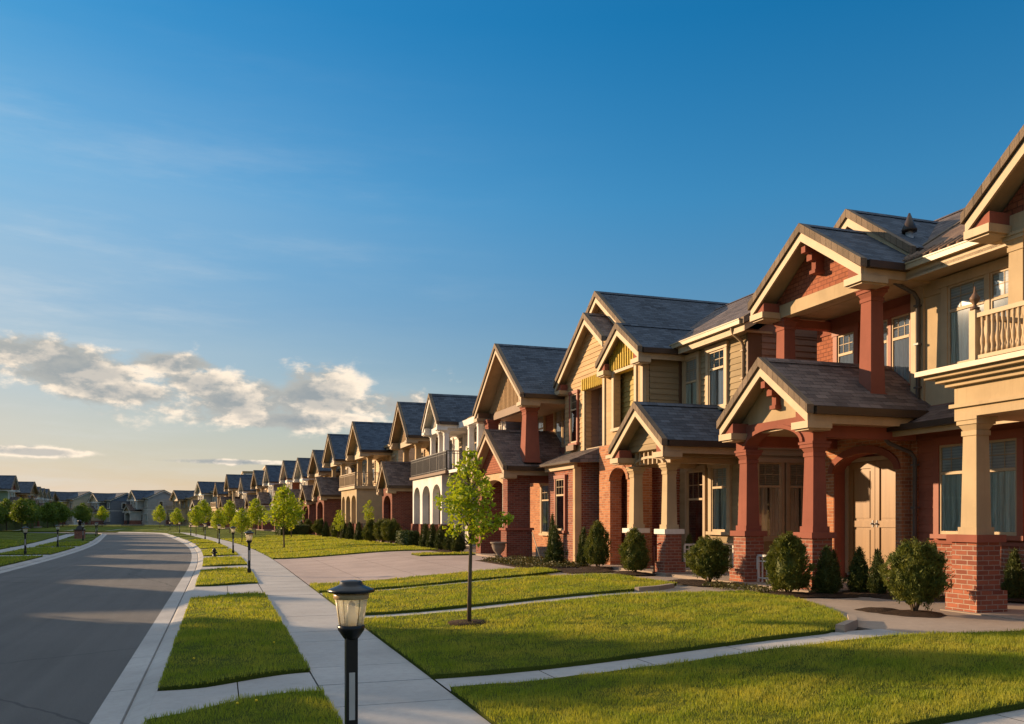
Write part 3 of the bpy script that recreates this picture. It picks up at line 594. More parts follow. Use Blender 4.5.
# ------------------------------------------------------------------ house 4 (red two storey columns)
def house4():
    ORI[0] = Vector((13, 33, .35))
    r = thing('house', ORI[0], 'brick house with tall red columns under a steep batten gable, behind the young maple', 'house', 'houses along the right side of the street')
    X = 12.9
    w = MB(); w.box(X, 21, 30.3, 37.2, 3.9, 6.5, 'brick_shingle'); w.build('upper_wall', r); w = MB(); w.box(X + .02, 21, 30.32, 37.18, .3, 3.9, 'orange_brick'); w.build('lower_wall', r)
    main_roof(r, 29.9, 37.5, 16.8, 4.2, 6.75, 9.0, 'brown_shingle')
    gable(r, 10.5, 19, 33.35, 3.15, 6.42, 8.8, tymp='tan_batten', tx=11.15, beam='brown_paint', bz=.3, ceil_to=X, trim='tan_paint', retc='brown_paint')
    for cy in (30.95, 35.8): pillar(r, 11.1, cy, 3.9, 6.02, 'red_stucco', .3, .22)
    window(r, X, 32.0, 4.7, 1.5, 1.45, panels=2, trim='tan_stucco', cas=.16); window(r, X, 34.6, 4.3, 1.0, 1.9, trim='tan_stucco')
    b = MB(); b.box(X - .3, X, 31.1, 32.9, 4.3, 4.55, 'red_paint'); b.build('window_box', r)
    window(r, X, 33.8, 1.2, 1.1, 2.0, trim='cream_paint'); door(r, X, 32.2, .5, 1.0, 2.3)
    gable(r, 9.95, X, 32.9, 2.35, 3.75, 5.3, 'brown_shingle', tymp='brick_shingle', tx=10.35, trim='tan_paint', retc='brown_paint')
    for cy in (31.2, 34.6):
        p = MB(); p.box(10.2, 11.1, cy - .28, cy + .28, 1.45, 3.5, 'dark_brick'); ob = p.build('brick_pier', r); p = MB(); p.box(10.14, 11.16, cy - .34, cy + .34, .25, 1.36, 'dark_brick'); p.box(10.08, 11.22, cy - .4, cy + .4, 1.36, 1.45, 'red_stucco'); p.build('pier_base', ob)
    a = MB(); arch_wall(a, 10.25, 10.6, 31.48, 34.32, 2.9, 3.55, 31.48, 34.32, 2.9, .42, 'tan_batten'); a.box(10.6, X, 31.0, 31.3, 3.15, 3.5, 'red_stucco'); a.build('arched_beam', r)
    pillar(r, 12.2, 31.15, .35, 3.15, 'red_stucco', .12, .1)
    f = MB(); f.box(9.9, X, 30.5, 35.3, .1, .36, 'forecourt'); f.build('porch_floor', r)
    s = MB(); s.box(11.2, 11.9, 30.2, 30.6, .3, .75, 'stone'); s.build('stone_plinth', r)
house4()

# ------------------------------------------------------------------ house 5 (white arcade with balcony)
def house5():
    ORI[0] = Vector((12, 43.5, .35))
    r = thing('house', ORI[0], 'white house with arched arcade and long metal balcony railing, behind the young maple crown', 'house', 'houses along the right side of the street')
    w = MB(); w.box(12.4, 20, 37.8, 49.2, 4.1, 6.6, 'white_stucco'); w.box(12.36, 12.42, 37.8, 49.2, 6.2, 6.5, 'white_paint'); w.box(12.4, 20, 37.75, 37.8, .3, 6.6, 'blue_siding'); w.build('upper_wall', r)
    w = MB(); w.box(12.42, 20, 37.82, 49.2, .3, 4.1, 'grey_siding'); w.build('lower_wall', r)
    main_roof(r, 37.5, 49.5, 16.2, 4.3, 6.85, 8.95, 'brown_shingle', trim='white_paint', tile=True)
    gable(r, 10.45, 16, 44.8, 1.75, 6.75, 8.35, tymp='white_batten', tx=10.9, trim='white_paint', soffit='white_paint', retc='white_paint')
    for cy in (43.4, 44.5, 46.3): pillar(r, 11.0, cy, 4.2, 6.35, 'white_stucco', .14, .12)
    b = MB(); b.box(10.8, 12.4, 43.2, 46.5, 6.3, 6.6, 'white_stucco'); b.build('beam', r)
    for cy in (38.2, 39.8, 41.4): pillar(r, 11.75, cy, 4.2, 6.5, 'white_stucco', .14, .12)
    b = MB(); b.box(11.55, 12.4, 37.9, 43.2, 6.4, 6.7, 'white_stucco'); b.build('loggia_beam', r)
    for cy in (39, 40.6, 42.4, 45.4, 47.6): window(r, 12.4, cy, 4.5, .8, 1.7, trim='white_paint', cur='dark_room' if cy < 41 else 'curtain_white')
    d = MB(); d.box(10.35, 12.4, 41.0, 49.4, 4.0, 4.14, 'brown_paint'); d.box(10.5, 12.4, 37.9, 41.0, 4.0, 4.14, 'white_paint'); d.build('balcony_floor', r)
    railing(r, [(10.45, 49.3), (10.45, 41.1), (12.3, 41.1)], 4.14, .98, 'downpipe_grey', .13, .012, .03, name='balcony_railing')
    a = MB()
    for i, (p, q) in enumerate(((42.6, 44.3), (44.9, 46.7), (47.3, 48.9))): arch_wall(a, 10.5, 10.85, p - .3, q + (.3 if i == 2 else .3), 1.5, 4.0, p, q, 3.0, .55, 'white_stucco')
    a.box(10.85, 12.4, 42.3, 42.5, 1.5, 4.0, 'white_stucco'); a.build('arcade', r)
    b = MB()
    for y in (42.45, 44.6, 47.0, 49.05): b = MB(); b.box(10.42, 10.93, y - .26, y + .26, .25, 1.5, 'dark_brick'); b.build('pier_base', r)
    for cy in (43.5, 45.8, 48): window(r, 12.42, cy, .9, 1.0, 2.1, trim='white_paint', cur='dark_room')
    window(r, 12.42, 40, 1.2, 1.2, 1.8, trim='white_paint'); 
    downpipe(r, 11.95, 38.05, 6.75, 4.2, 'white_paint', x2=12.3)
    f = MB(); f.box(10.3, 12.4, 42, 49.4, .1, .36, 'forecourt'); f.build('porch_floor', r)
house5()

# ------------------------------------------------------------------ parametric houses further down the street
def generic(S, label, group):
    ORI[0] = Vector((0, 0, 0))
    r = thing('house', (0, 0, 0), label, 'house', group)
    up, lo, tr, ty, rf = S['up'], S['lo'], S['trim'], S['tymp'], S['roof']; X = 2.3; y0, y1 = -4.3, 4.3
    w = MB(); w.box(X, 10.5, y0, y1, 3.7, 6.35, up); w.build('upper_wall', r); w = MB(); w.box(X + .02, 10.5, y0 + .02, y1 - .02, -.1, 3.58, lo); w.box(X - .03, 10.5, y0 - .01, y1 + .01, 3.58, 3.7, tr); w.build('lower_wall', r)
    main_roof(r, y0 - .3, y1 + .3, 6.2, 4.35, 6.6, 8.6 if not S.get('low') else 8.0, S.get('roof2', rf), trim=tr, lights=up)
    hw = S.get('hw', 2.35); zp = S.get('zp', 8.45)
    gable(r, 0, 7, 0, hw, 6.25, zp, rf, tymp=ty, tx=.55, trim=tr, beam=tr, bz=.32, ceil_to=X, soffit=tr, retc=tr)
    if S['kind'] == 'bay':
        b = MB(); b.box(.65, X, -1.7, 1.7, 3.7, 5.95, up); b.box(.6, .7, -1.76, -1.6, 3.7, 5.85, tr); b.box(.6, .7, 1.6, 1.76, 3.7, 5.85, tr); b.build('bay_wall', r); window(r, .65, .75, 4.2, .75, 1.5, trim=tr); window(r, .65, -.75, 4.2, .75, 1.5, trim=tr)
    else:
        for cy in (-1.75, 1.75): pillar(r, .85, cy, 3.75, 5.85, S.get('col', tr.replace('paint', 'stucco')), .18, .15)
        window(r, X, .7, 4.1, 1.0, 1.7, trim=tr, cur='dark_room'); window(r, X, -.9, 4.1, .8, 1.7, trim=tr)
    for cy in (-3.2, 3.3): window(r, X, cy, 4.3, .9, 1.45, trim=tr)
    if S['kind'] == 'balcony':
        d = MB(); d.box(-.3, X, -2.1, 3.9, 3.55, 3.75, tr); d.build('balcony_floor', r); railing(r, [(-.22, 3.85), (-.22, -2.05), (X, -2.05)], 3.75, .95, S.get('rail', 'tan_paint'), .17, .014, .03, name='balcony_railing')
        a = MB()
        for p, q in ((-1.75, -.1), (.3, 1.95), (2.35, 3.6)): arch_wall(a, -.12, .2, p - .2, q + .2, 1.1, 3.55, p, q, 2.6, .5, S.get('arc', 'cream_stucco'))
        a.box(.2, X, -1.95, -1.75, 1.1, 3.55, S.get('arc', 'cream_stucco')); a.build('arcade', r)
        b = MB()
        for y in (-1.85, .1, 2.15, 3.75): b = MB(); b.box(-.2, .28, y - .24, y + .24, -.1, 1.1, 'dark_brick'); b.build('pier_base', r)
    else:
        gable(r, -.8, X, .9, 1.9, 3.4, 4.9, S.get('proof', 'brown_shingle'), tymp=S.get('ptymp', 'tan_batten'), tx=-.4, trim=tr, retc=tr)
        a = MB(); arch_wall(a, -.5, -.15, -.75, 2.55, 1.0, 3.3, -.3, 2.1, 2.3, .55, S.get('pw', 'dark_brick')); a.box(-.15, X, -.75, -.45, 1.0, 3.1, S.get('pw', 'dark_brick')); a.box(-.15, X, 2.25, 2.55, 1.0, 3.1, S.get('pw', 'dark_brick')); a.build('porch_wall', r)
        a = MB(); a.box(-.56, .0, -.8, -.28, -.1, 1.0, 'dark_brick'); a.box(0, X, -.78, -.44, -.1, 1.0, 'dark_brick'); a.build('porch_base', r); a = MB(); a.box(-.56, .0, 2.1, 2.62, -.1, 1.0, 'dark_brick'); a.build('porch_base', r)
    door(r, X, 1.0, .1, 1.0, 2.25); window(r, X, -1.0, .7, .9, 1.8, trim=tr, cur='dark_room'); window(r, X, -3.1, .9, 1.3, 1.7, trim=tr, panels=2); window(r, X, 3.4, .9, 1.0, 1.7, trim=tr)
    if S.get('side'):
        window(r, 5.5, y0, 4.3, .9, 1.4, 'Y-', trim=tr, cur='dark_room'); window(r, 7.5, y0, 1.0, .9, 1.5, 'Y-', trim=tr, cur='dark_room')
    f = MB(); f.box(-.6, X, -2.2, 4, -.25, .02, 'forecourt'); f.build('porch_floor', r)
    return r
STY = {
 'brownporch': dict(up='tan_siding', lo='red_brick', trim='tan_paint', tymp='tan_batten', roof='slate_shingle', kind='porch', hw=2.6),
 'creambalc': dict(up='cream_siding', lo='cream_siding', trim='cream_paint', tymp='cream_siding', roof='blue_shingle', kind='balcony', hw=2.6),
 'slateporch': dict(up='grey_siding', lo='dark_brick', trim='cream_paint', tymp='grey_siding', roof='blue_shingle', kind='porch', proof='brown_shingle'),
 'whitebay': dict(up='cream_siding', lo='white_stucco', trim='white_paint', tymp='white_batten', roof='slate_shingle', kind='bay', ptymp='white_batten', pw='white_stucco'),
 'redbay': dict(up='brick_shingle', lo='red_brick', trim='white_paint', tymp='brick_shingle', roof='blue_shingle', kind='bay'),
 'greybay': dict(up='grey_siding', lo='grey_stucco', trim='white_paint', tymp='grey_siding', roof='blue_shingle', kind='bay', pw='grey_stucco', side=True),
 'bluebay': dict(up='blue_siding', lo='blue_siding', trim='white_paint', tymp='cream_siding', roof='slate_shingle', kind='bay', pw='cream_stucco', ptymp='green_siding', side=True),
 'tanbalc': dict(up='tan_siding', lo='tan_stucco', trim='cream_paint', tymp='cream_siding', roof='slate_shingle', kind='balcony', side=True),
 'greenbay': dict(up='green_siding', lo='grey_siding', trim='white_paint', tymp='brick_shingle', roof='blue_shingle', kind='bay', pw='white_stucco', side=True),
}
GR = 'houses along the right side of the street'; GL = 'houses along the left side of the street'; GF = 'houses facing down the street at the far bend'
PL = [ # style, gable-front x, y, heading(deg), label, group
 ('brownporch', 10.15, 51.8, 0, 'tan battened gable house with dark brick porch, left of the white arcade house', GR),
 ('creambalc', 9.1, 63.3, 3, 'cream house with railed balcony over arches, left of the dark brick porch', GR),
 ('slateporch', 8.5, 73.2, 5, 'grey sided house with dark brick porch directly left of the cream balcony house', GR),
 ('brownporch', 8.2, 82.6, 6, 'tan gabled house with small brick porch, second left of the cream balcony', GR),
 ('whitebay', 7.6, 92.2, 7, 'white battened gable house rising behind the twin brick porches', GR),
 ('redbay', 6.9, 103.4, 7, 'red brick gable house left of the white battened gable, behind the roadside tree', GR),
 ('greybay', 5.6, 116.5, 8, 'grey gabled house just left of the red brick gable house', GR),
 ('brownporch', 4.5, 127.5, 8, 'tan gabled house left of the grey gable, under the flat roofed block', GR),
 ('whitebay', 3.0, 140, 8, 'white gabled house right of the tower block, half hidden by small trees', GR),
 ('slateporch', 1.0, 152.5, 9, 'grey sided house with brick porch in the far part of the right row', GR),
 ('tanbalc', -.8, 166, 10, 'tan balcony house with pointed gable, second from the far end of the right row', GR),
 ('greybay', -4.3, 188, 18, 'grey gabled house with white trim at the far end of the right row', GR),
 ('tanbalc', -10.5, 222, 26, 'tan balcony house with dark opening, rightmost of the far houses facing the road', GF),
 ('greybay', -20.5, 230, 32, 'pale grey sided house, second from right among the far houses at the bend', GF),
 ('bluebay', -29.5, 234, 34, 'house with dark blue side wall and green porch gable at the road end', GF),
 ('whitebay', -38.5, 238, 38, 'cream gabled house left of the dark blue side wall at the road end', GF),
 ('redbay', -48, 242, 38, 'reddish gabled house behind the dark trees left of the road end', GF),
 ('tanbalc', -58, 246, 40, 'tan house furthest left among the far houses facing the road', GF),
 ('greenbay', -31.5, 160, 176, 'green sided house with brick tympanum at the left edge, behind the left lawn trees', GL),
 ('brownporch', -32, 178, 175, 'tan gabled house next right of the green sided house at the left edge', GL),
 ('bluebay', -33.5, 192, 175, 'blue sided house third from the left edge in the left row', GL),
 ('redbay', -35.5, 208, 175, 'red brick gabled house fourth from the left edge in the left row', GL),
 ('greybay', -37, 222, 174, 'small grey gabled house at the far end of the left row', GL),
 ('creambalc', -17, 262, 30, 'roof and gable of a cream house behind the far houses, right of the middle', GF),
 ('brownporch', -30, 268, 34, 'roof and gable of a tan house behind the dark blue sided house', GF),
 ('slateporch', -45, 272, 36, 'roof and gable of a grey house behind the cream gabled far house', GF),
 ('whitebay', -62, 274, 38, 'pale gabled house behind the left lawn trees, in the second far row', GF),
 ('creambalc', -75, 262, 40, 'cream house behind the left lawn trees, furthest left in the second far row', GF),
 ('tanbalc', -38, 236, 174, 'last tan house at the far end of the left row', GL),
]
# the near part of the left row stands outside the frame and shades the street
NEARL = [('creambalc', 24.6), ('brownporch', 34.6), ('greybay', 44.6), ('redbay', 54.5), ('whitebay', 62.5), ('tanbalc', 74.0), ('brownporch', 84.0), ('slateporch', 95), ('creambalc', 105.0), ('redbay', 116), ('bluebay', 127)]
protos = {}
lst = [(k, x, y, R(-h) if False else R(h), lab, g) for (k, x, y, h, lab, g) in PL]
for k, y in NEARL:
    off = 0 if y < 32 else -.001 * min(y - 32, 48) ** 2 - (.096 * (y - 80) if y > 80 else 0)
    lst.append((k, -23.5 + off, y, math.pi, None, GL))
ordn = ['first', 'second', 'third', 'fourth', 'fifth', 'sixth', 'seventh', 'eighth', 'ninth', 'tenth', 'eleventh']
first_of = {}
for k in STY: first_of[k] = None
pend = []
for i, (k, x, y, a, lab, g) in enumerate(lst):
    if lab is None: lab = STY[k]['up'].replace('_', ' ') + ' house left of the picture, %s from the camera' % ordn[i - len(PL)]
    if first_of[k] is None: first_of[k] = generic(STY[k], lab, g); pend.append((first_of[k], x, y, a))
    else: pend.append((k, x, y, a, lab, g))
index_kids()
for p in pend:
    if isinstance(p[0], str):
        o = copy_tree(first_of[p[0]]); tag(o, p[4], 'house', p[5])
    else: o = p[0]
    o.location = (p[1], p[2], .35); o.rotation_euler = (0, 0, p[3])
    if abs(p[1] + 24) > 4 and p[2] > 80: o.scale = (1, random.uniform(.92, 1.04), random.uniform(.90, 1.07))
ORI[0] = Vector((0, 0, 0))
# tower block behind the row
ORI[0] = Vector((19, 214, 0)); tb = thing('apartment_block', ORI[0], 'flat roofed grey apartment block showing above the far end of the right row', 'building')
b = MB(); b.box(5, 17, 207, 220, 0, 12.3, 'grey_stucco'); b.box(10, 20, 208, 219, 0, 13.6, 'tan_stucco'); b.box(4.8, 17.2, 206.8, 220.2, 12.3, 12.6, 'cream_paint'); b.box(9.8, 20.2, 207.8, 219.2, 13.6, 13.95, 'cream_paint'); b.build('wall', tb)
for zz in (7, 10.2):
    for xx in (6.5, 9, 11.6, 14.4): window(tb, xx, 207, zz, 1.5, 1.6, 'Y-', trim='white_paint', cur='dark_room', grid=False)
ORI[0] = Vector((0, 0, 0))

# ------------------------------------------------------------------ street geometry
DS = .5; HEAD = []; PTS = []
def _curve():
    x = y = 0.0; s = 0.0; h = 0.0; y = -40.0; s = -40.0
    while s < 230:
        PTS.append((x, y)); HEAD.append(h)
        if s < 32: h = 0
        elif s < 80: h = .002 * (s - 32)
        elif s < 112: h = .096
        elif s < 148: h = .096 + (s - 112) * .034
        x -= math.sin(h) * DS; y += math.cos(h) * DS; s += DS
_curve()
def W(s, o):
    t = (s + 40) / DS; i = max(0, min(len(PTS) - 2, int(t))); f = t - i
    x = PTS[i][0] * (1 - f) + PTS[i + 1][0] * f; y = PTS[i][1] * (1 - f) + PTS[i + 1][1] * f; h = HEAD[i] * (1 - f) + HEAD[i + 1] * f
    return (x + o * math.cos(h), y + o * math.sin(h))
def sst(t): t = max(0, min(1, t)); return t * t * (3 - 2 * t)
def zg(o): return .30 * sst((o - 2.3) / 6.2) if o > 0 else .30 * sst((-o - 11.2) / 9)
def sheet(name, s0, s1, o0, o1, zf, m, ds=1.0, do=1.0, skirt=.12, parent=None, wav=0):
    """grid over street coordinates; s0,s1 may be functions of o"""
    f0 = s0 if callable(s0) else (lambda o: s0); f1 = s1 if callable(s1) else (lambda o: s1)
    no = max(1, int(math.ceil((o1 - o0) / do))); Lm = max(f1(o0) - f0(o0), f1(o1) - f0(o1), .1); ns = max(1, int(math.ceil(Lm / ds)))
    vs = []; fs = []
    for i in range(no + 1):
        o = o0 + (o1 - o0) * i / no
        for j in range(ns + 1):
            s = f0(o) + (f1(o) - f0(o)) * j / ns; x, y = W(s, o); w = wav * (math.sin(s * 5.1 + o * 3.3) + math.sin(s * 11.7 - o * 7.1)) * .5
            vs.append((x, y, zf(o) + w * .3))
    n = ns + 1
    for i in range(no):
        for j in range(ns): fs.append((i * n + j, (i + 1) * n + j, (i + 1) * n + j + 1, i * n + j + 1))
    ring = [i * n for i in range(no + 1)] + [no * n + j for j in range(1, n)] + [i * n + ns for i in range(no - 1, -1, -1)] + [j for j in range(ns - 1, 0, -1)]
    b = len(vs)
    for k in ring: vs.append((vs[k][0], vs[k][1], vs[k][2] - skirt))
    L = len(ring)
    for k in range(L): fs.append((ring[k], b + k, b + (k + 1) % L, ring[(k + 1) % L]))
    mb = MB(); mb.add(vs, fs, m); return mb

# ground sheet
g = MB(); R0 = 2500
g.add([(-R0, -R0, -.24), (R0, -R0, -.24), (R0, R0, -.24), (-R0, R0, -.24)], [(0, 1, 2, 3)], 'turf'); tag(g.build('ground'), kind='structure')
tag(sheet('road', -40, 225, -7.2, -1.12, lambda o: -.10, 'asphalt', 2, 6).build('road'), kind='structure')
def panels(mb, s0, s1, o0, o1, step, zf, m, gap=.009, nd=1):
    s = s0
    while s < s1 - .05:
        e = min(s + step, s1)
        for k in range(nd):
            oa = o0 + (o1 - o0) * k / nd; ob = o0 + (o1 - o0) * (k + 1) / nd
            x = [W(s + gap, oa + gap), W(s + gap, ob - gap), W(e - gap, ob - gap), W(e - gap, oa + gap)]; za, zb = zf(oa), zf(ob); j = random.uniform(-.002, .002)
            vs = [(x[0][0], x[0][1], za + j), (x[1][0], x[1][1], zb + j), (x[2][0], x[2][1], zb + j), (x[3][0], x[3][1], za + j)] + [(p[0], p[1], z - .05) for p, z in zip(x, (za, zb, zb, za))]
            mb.add(vs, [(0, 1, 2, 3), (0, 4, 5, 1), (1, 5, 6, 2), (2, 6, 7, 3), (3, 7, 4, 0)], m)
        s = e
# kerbs and gutters
for nm, sg, OFF in (('kerb', 1, (-1.14, -.87, -.855, -.84, -.80, -.62)), ('kerb', -1, (-7.18, -7.45, -7.465, -7.48, -7.52, -7.7))):
    mb = MB(); s = -40
    while s < 130:
        e = s + 2.4
        zs = (-.092, -.078, -.115, -.07, -.045, .004); n = len(OFF)
        P4 = [W(s + .006, q) for q in OFF]; Q4 = [W(e - .006, q) for q in OFF]
        vs = [(p[0], p[1], z) for p, z in zip(P4, zs)] + [(p[0], p[1], z) for p, z in zip(Q4, zs)] + [(P4[0][0], P4[0][1], -.2), (Q4[0][0], Q4[0][1], -.2), (P4[-1][0], P4[-1][1], -.2), (Q4[-1][0], Q4[-1][1], -.2)]
        fs = [(k, k + 1, n + k + 1, n + k) for k in range(n - 1)] + [(0, n, 2 * n + 1, 2 * n), (n - 1, 2 * n + 2, 2 * n + 3, 2 * n - 1), (0, 2 * n, 2 * n + 2) + tuple(range(n - 1, 0, -1)), tuple(range(n, 2 * n)) + (2 * n + 3, 2 * n + 1)]
        if sg < 0: fs = [f[::-1] for f in fs]
        mb.add(vs, fs, 'concrete'); s = e
    mb.box if False else None
    tag(mb.build(nm), kind='structure')
# sidewalks
mb = MB(); panels(mb, -10, 150, 1.0, 2.262, 1.15, lambda o: 0.0, 'concrete'); tag(mb.build('sidewalk'), kind='structure')
tag(sheet('b', -10, 150, .98, 2.26, lambda o: -.035, 'mulch', 2, 2).build('sidewalk_bed'), kind='structure')
mb = MB(); panels(mb, -10, 112, -11.4, -10.2, 1.3, lambda o: 0.0, 'concrete'); tag(mb.build('sidewalk'), kind='structure')
# aprons across the verge, verge lawn pieces between
AP = [(-6, -4), (8.35, 9.62), (20.6, 24.2), (31.6, 34.2), (41.2, 43.6), (52, 54.4), (64, 66.4), (76, 78.4), (88, 90.4), (100, 102.4)]
mb = MB()
for a, b_ in AP:
    for k in range(2):
        oa, ob = -.63 + k * .815, -.63 + (k + 1) * .815 - .012; sl = lambda o: .75 * sst((o + .63) / 1.6)
        fl = lambda o: .12 * (1 - sst((o + .63) / .55))
        n = 5
        for q in range(n):
            p0 = oa + (ob - oa) * q / n; p1 = oa + (ob - oa) * (q + 1) / n
            X4 = [W(a + sl(p0) - fl(p0), p0), W(a + sl(p1) - fl(p1), p1), W(b_ + sl(p1) + fl(p1), p1), W(b_ + sl(p0) + fl(p0), p0)]
            mb.add([(p[0], p[1], .006) for p in X4] + [(p[0], p[1], -.12) for p in X4], [(0, 1, 2, 3), (0, 4, 5, 1), (2, 6, 7, 3)], 'concrete')
tag(mb.build('driveway_aprons'), kind='structure')
LAWNS = []   # (s0,s1,o0,o1,zf)
slp = lambda o: .75 * sst((o + .63) / 1.6)
flr = lambda o: .12 * (1 - sst((o + .63) / .55))
edges = AP + [(150, 151)]
for (a, b_), (c, d) in zip(edges[:-1], edges[1:]):
    if b_ > 110: break
    c = min(c, 150)
    LAWNS.append(((lambda o, b_=b_: b_ + slp(o) + flr(o) + .02), (lambda o, c=c: c + slp(o) - flr(o) - .02), -.60, .985, lambda o: .045 + .02 * math.sin((o + .6) * 2), 'verge'))
# right hand front lawns
zl = lambda o: zg(o) + .055
def rnd(lo, hi, r=2.2):  # rounded far-right corner
    return lambda o: lo + (0 if o < hi - r else r * .8 * (1 - math.sqrt(max(0, 1 - ((o - hi + r) / r) ** 2))))
LAWNS += [
 (-8, 4.3, 2.27, 10.6, zl, 'front'),
 (5.5, lambda o: 8.75 - .12 * max(0, o - 8), 2.27, 12.4, zl, 'front'),
 (lambda o: 9.5 if o < 7.3 else 9.5 + (o - 7.3) ** 2 * .55, lambda o: 15.3 - .15 * max(0, o - 7.5), 2.27, 9.95, zl, 'front'),
 (lambda o: 16.1 + (.0 if o < 7.5 else (o - 7.5) ** 2 * .25), 20.6, 2.27, 9.7, zl, 'front'),
 (lambda o: 21.35 + (0 if o < 6.5 else (o - 6.5) ** 2 * .2), 23.8, 2.27, 9.0, zl, 'front'),
 (34.2, 35.8, 7.6, 10.0, zl, 'front'),
]
WK = [39.6]
s = 39.6
walks_r = []
while s < 150:
    e = s + random.uniform(4.4, 6.2); LAWNS.append((s, e, 2.27, 9.7, zl, 'front')); walks_r.append((e, e + .85)); s = e + .85
# left lawns
AL = [(30, 33), (46, 48.4), (60, 62.4), (74, 76.4), (88, 90.4), (104, 106)]
mb = MB()
for a, b_ in AL: panels(mb, a, b_, -10.2, -7.7, 1.2, lambda o: .006, 'concrete', nd=2)
tag(mb.build('driveway_aprons'), kind='structure')
for (a, b_), (c, d) in zip([(-10, -9)] + AL, AL + [(109, 110)]): LAWNS.append((b_ + .02, c - .02, -10.18, -7.72, lambda o: .05, 'verge'))
s = 28
wl = []
while s < 108:
    e = s + random.uniform(6.5, 9); LAWNS.append((s, e, -20.5, -11.43, zl, 'front')); wl.append((e, e + 1.0)); s = e + 1
mbv = {}
for (a, b_, c, d, zf, k) in LAWNS:
    m = sheet('l', a, b_, c, d, zf, 'turf', .5 if (callable(a) or callable(b_) or (not callable(a) and a < 40)) else 1.5, .35, .14, wav=.03)
    t = mbv.setdefault(k, MB()); t.add([tuple(v) for v in m.v], m.f, 'turf')
for k, n in (('verge', 'verge_turf'), ('front', 'front_lawn_turf')): tag(mbv[k].build(n), kind='structure')
# paths between the lawns
mb = MB()
def path(s0, s1, o0, o1, step=1.25, m='concrete'):
    o = o0
    while o < o1 - .1:
        e = min(o + step, o1); n = 2
        for k in range(n):
            p = o + (e - o) * k / n; q = o + (e - o) * (k + 1) / n; ga = .006 if k == 0 else 0; gb = .006 if k == n - 1 else 0
            X4 = [W(s0, p + ga), W(s0, q - gb), W(s1, q - gb), W(s1, p + ga)]; zz = (zg(p), zg(q), zg(q), zg(p))
            mb.add([(x[0], x[1], z + .002) for x, z in zip(X4, zz)], [(0, 1, 2, 3)], m)
        o = e
for a, b_ in ((4.3, 5.5), (8.7, 9.6), (15.2, 16.15), (20.55, 21.4)): path(a, b_, 2.27, 8.6)
for a, b_ in walks_r: path(a - .03, b_ + .03, 2.27, 9.9, 2.5)
for a, b_ in wl: path(a - .03, b_ + .03, -20.5, -11.43, 2.5)
tag(mb.build('garden_paths'), kind='structure')
# base under joints of the slope
mb = sheet('x', -10, 140, 2.26, 8.7, lambda o: zg(o) - .03, 'mulch', 2, .5); tag(mb.build('path_bed'), kind='structure')
# driveway
mb = MB()
for i in range(11):
    for j in range(5):
        a = 23.75 + 15.9 * i / 11; b_ = 23.75 + 15.9 * (i + 1) / 11; p = 2.27 + 7.9 * j / 5; q = 2.27 + 7.9 * (j + 1) / 5; g_ = .006; n = 3
        for k in range(n):
            u = p + (q - p) * k / n; v = p + (q - p) * (k + 1) / n; u2 = u + (g_ if k == 0 else 0); v2 = v - (g_ if k == n - 1 else 0)
            X4 = [W(a + g_, u2), W(a + g_, v2), W(b_ - g_, v2), W(b_ - g_, u2)]; mb.add([(x[0], x[1], z + .003) for x, z in zip(X4, (zg(u), zg(v), zg(v), zg(u)))], [(0, 1, 2, 3)], 'drive_concrete')
tag(mb.build('driveway'), kind='structure')
# forecourt slab along the porches and planting beds
mb = sheet('x', -8, 50, 8.4, 15, lambda o: .297, 'forecourt', 2, 3); tag(mb.build('forecourt'), kind='structure')
mb = sheet('x', 50, 150, 9.6, 14, lambda o: .297, 'mulch', 2, 3); tag(mb.build('garden_soil'), kind='structure')
mb = sheet('x', 28, 109, -24, -20.4, lambda o: .297, 'mulch', 2, 3); tag(mb.build('garden_soil'), kind='structure')
BEDS = [ (21.9, 23.9, 9.0, 10.6), (24.3, 29.8, 8.6, 10.9), (36.2, 49, 9.3, 10.25)]
mb = MB()
for a, b_, c, d in BEDS:
    t = sheet('x', a, b_, c, d, lambda o: .325, 'mulch', .4, .4, .05, wav=.06); mb.add([tuple(v) for v in t.v], t.f, 'mulch')
zi = .303
for (x, y, rad) in [(10.35, 10.95, .48), (10.15, 11.5, .34), (12.4, 12.95, .5), (12.2, 13.4, .48), (12.1, 13.8, .45), (12.0, 14.2, .5), (11.1, 14.05, .55), (10.5, 14.35, .62), (13.1, 12.7, .4), (10.45, 17.2, .65), (10.4, 18, .5), (10.45, 20.9, .55), (10.5, 21.4, .4), (10.6, 23.6, .55), (13.6, 12, .4)]:
    n = 26; ph = random.uniform(0, 6); ring = []
    for k in range(n):
        a_ = 2 * math.pi * k / n; q = rad * (1 + .10 * math.sin(3 * a_ + ph) + .07 * math.sin(7 * a_ + 2 * ph) + random.uniform(-.03, .03)); ring.append((x + q * math.cos(a_), y + q * math.sin(a_), zi))
    inner = [(x + (p[0] - x) * .6, y + (p[1] - y) * .6, zi + .035) for p in ring]
    mb.add(ring + inner + [(x, y, zi + .05)], [(k, (k + 1) % n, n + (k + 1) % n, n + k) for k in range(n)] + [(n + k, n + (k + 1) % n, 2 * n) for k in range(n)], 'mulch', True); zi += .0023
tag(mb.build('planting_beds'), kind='structure')
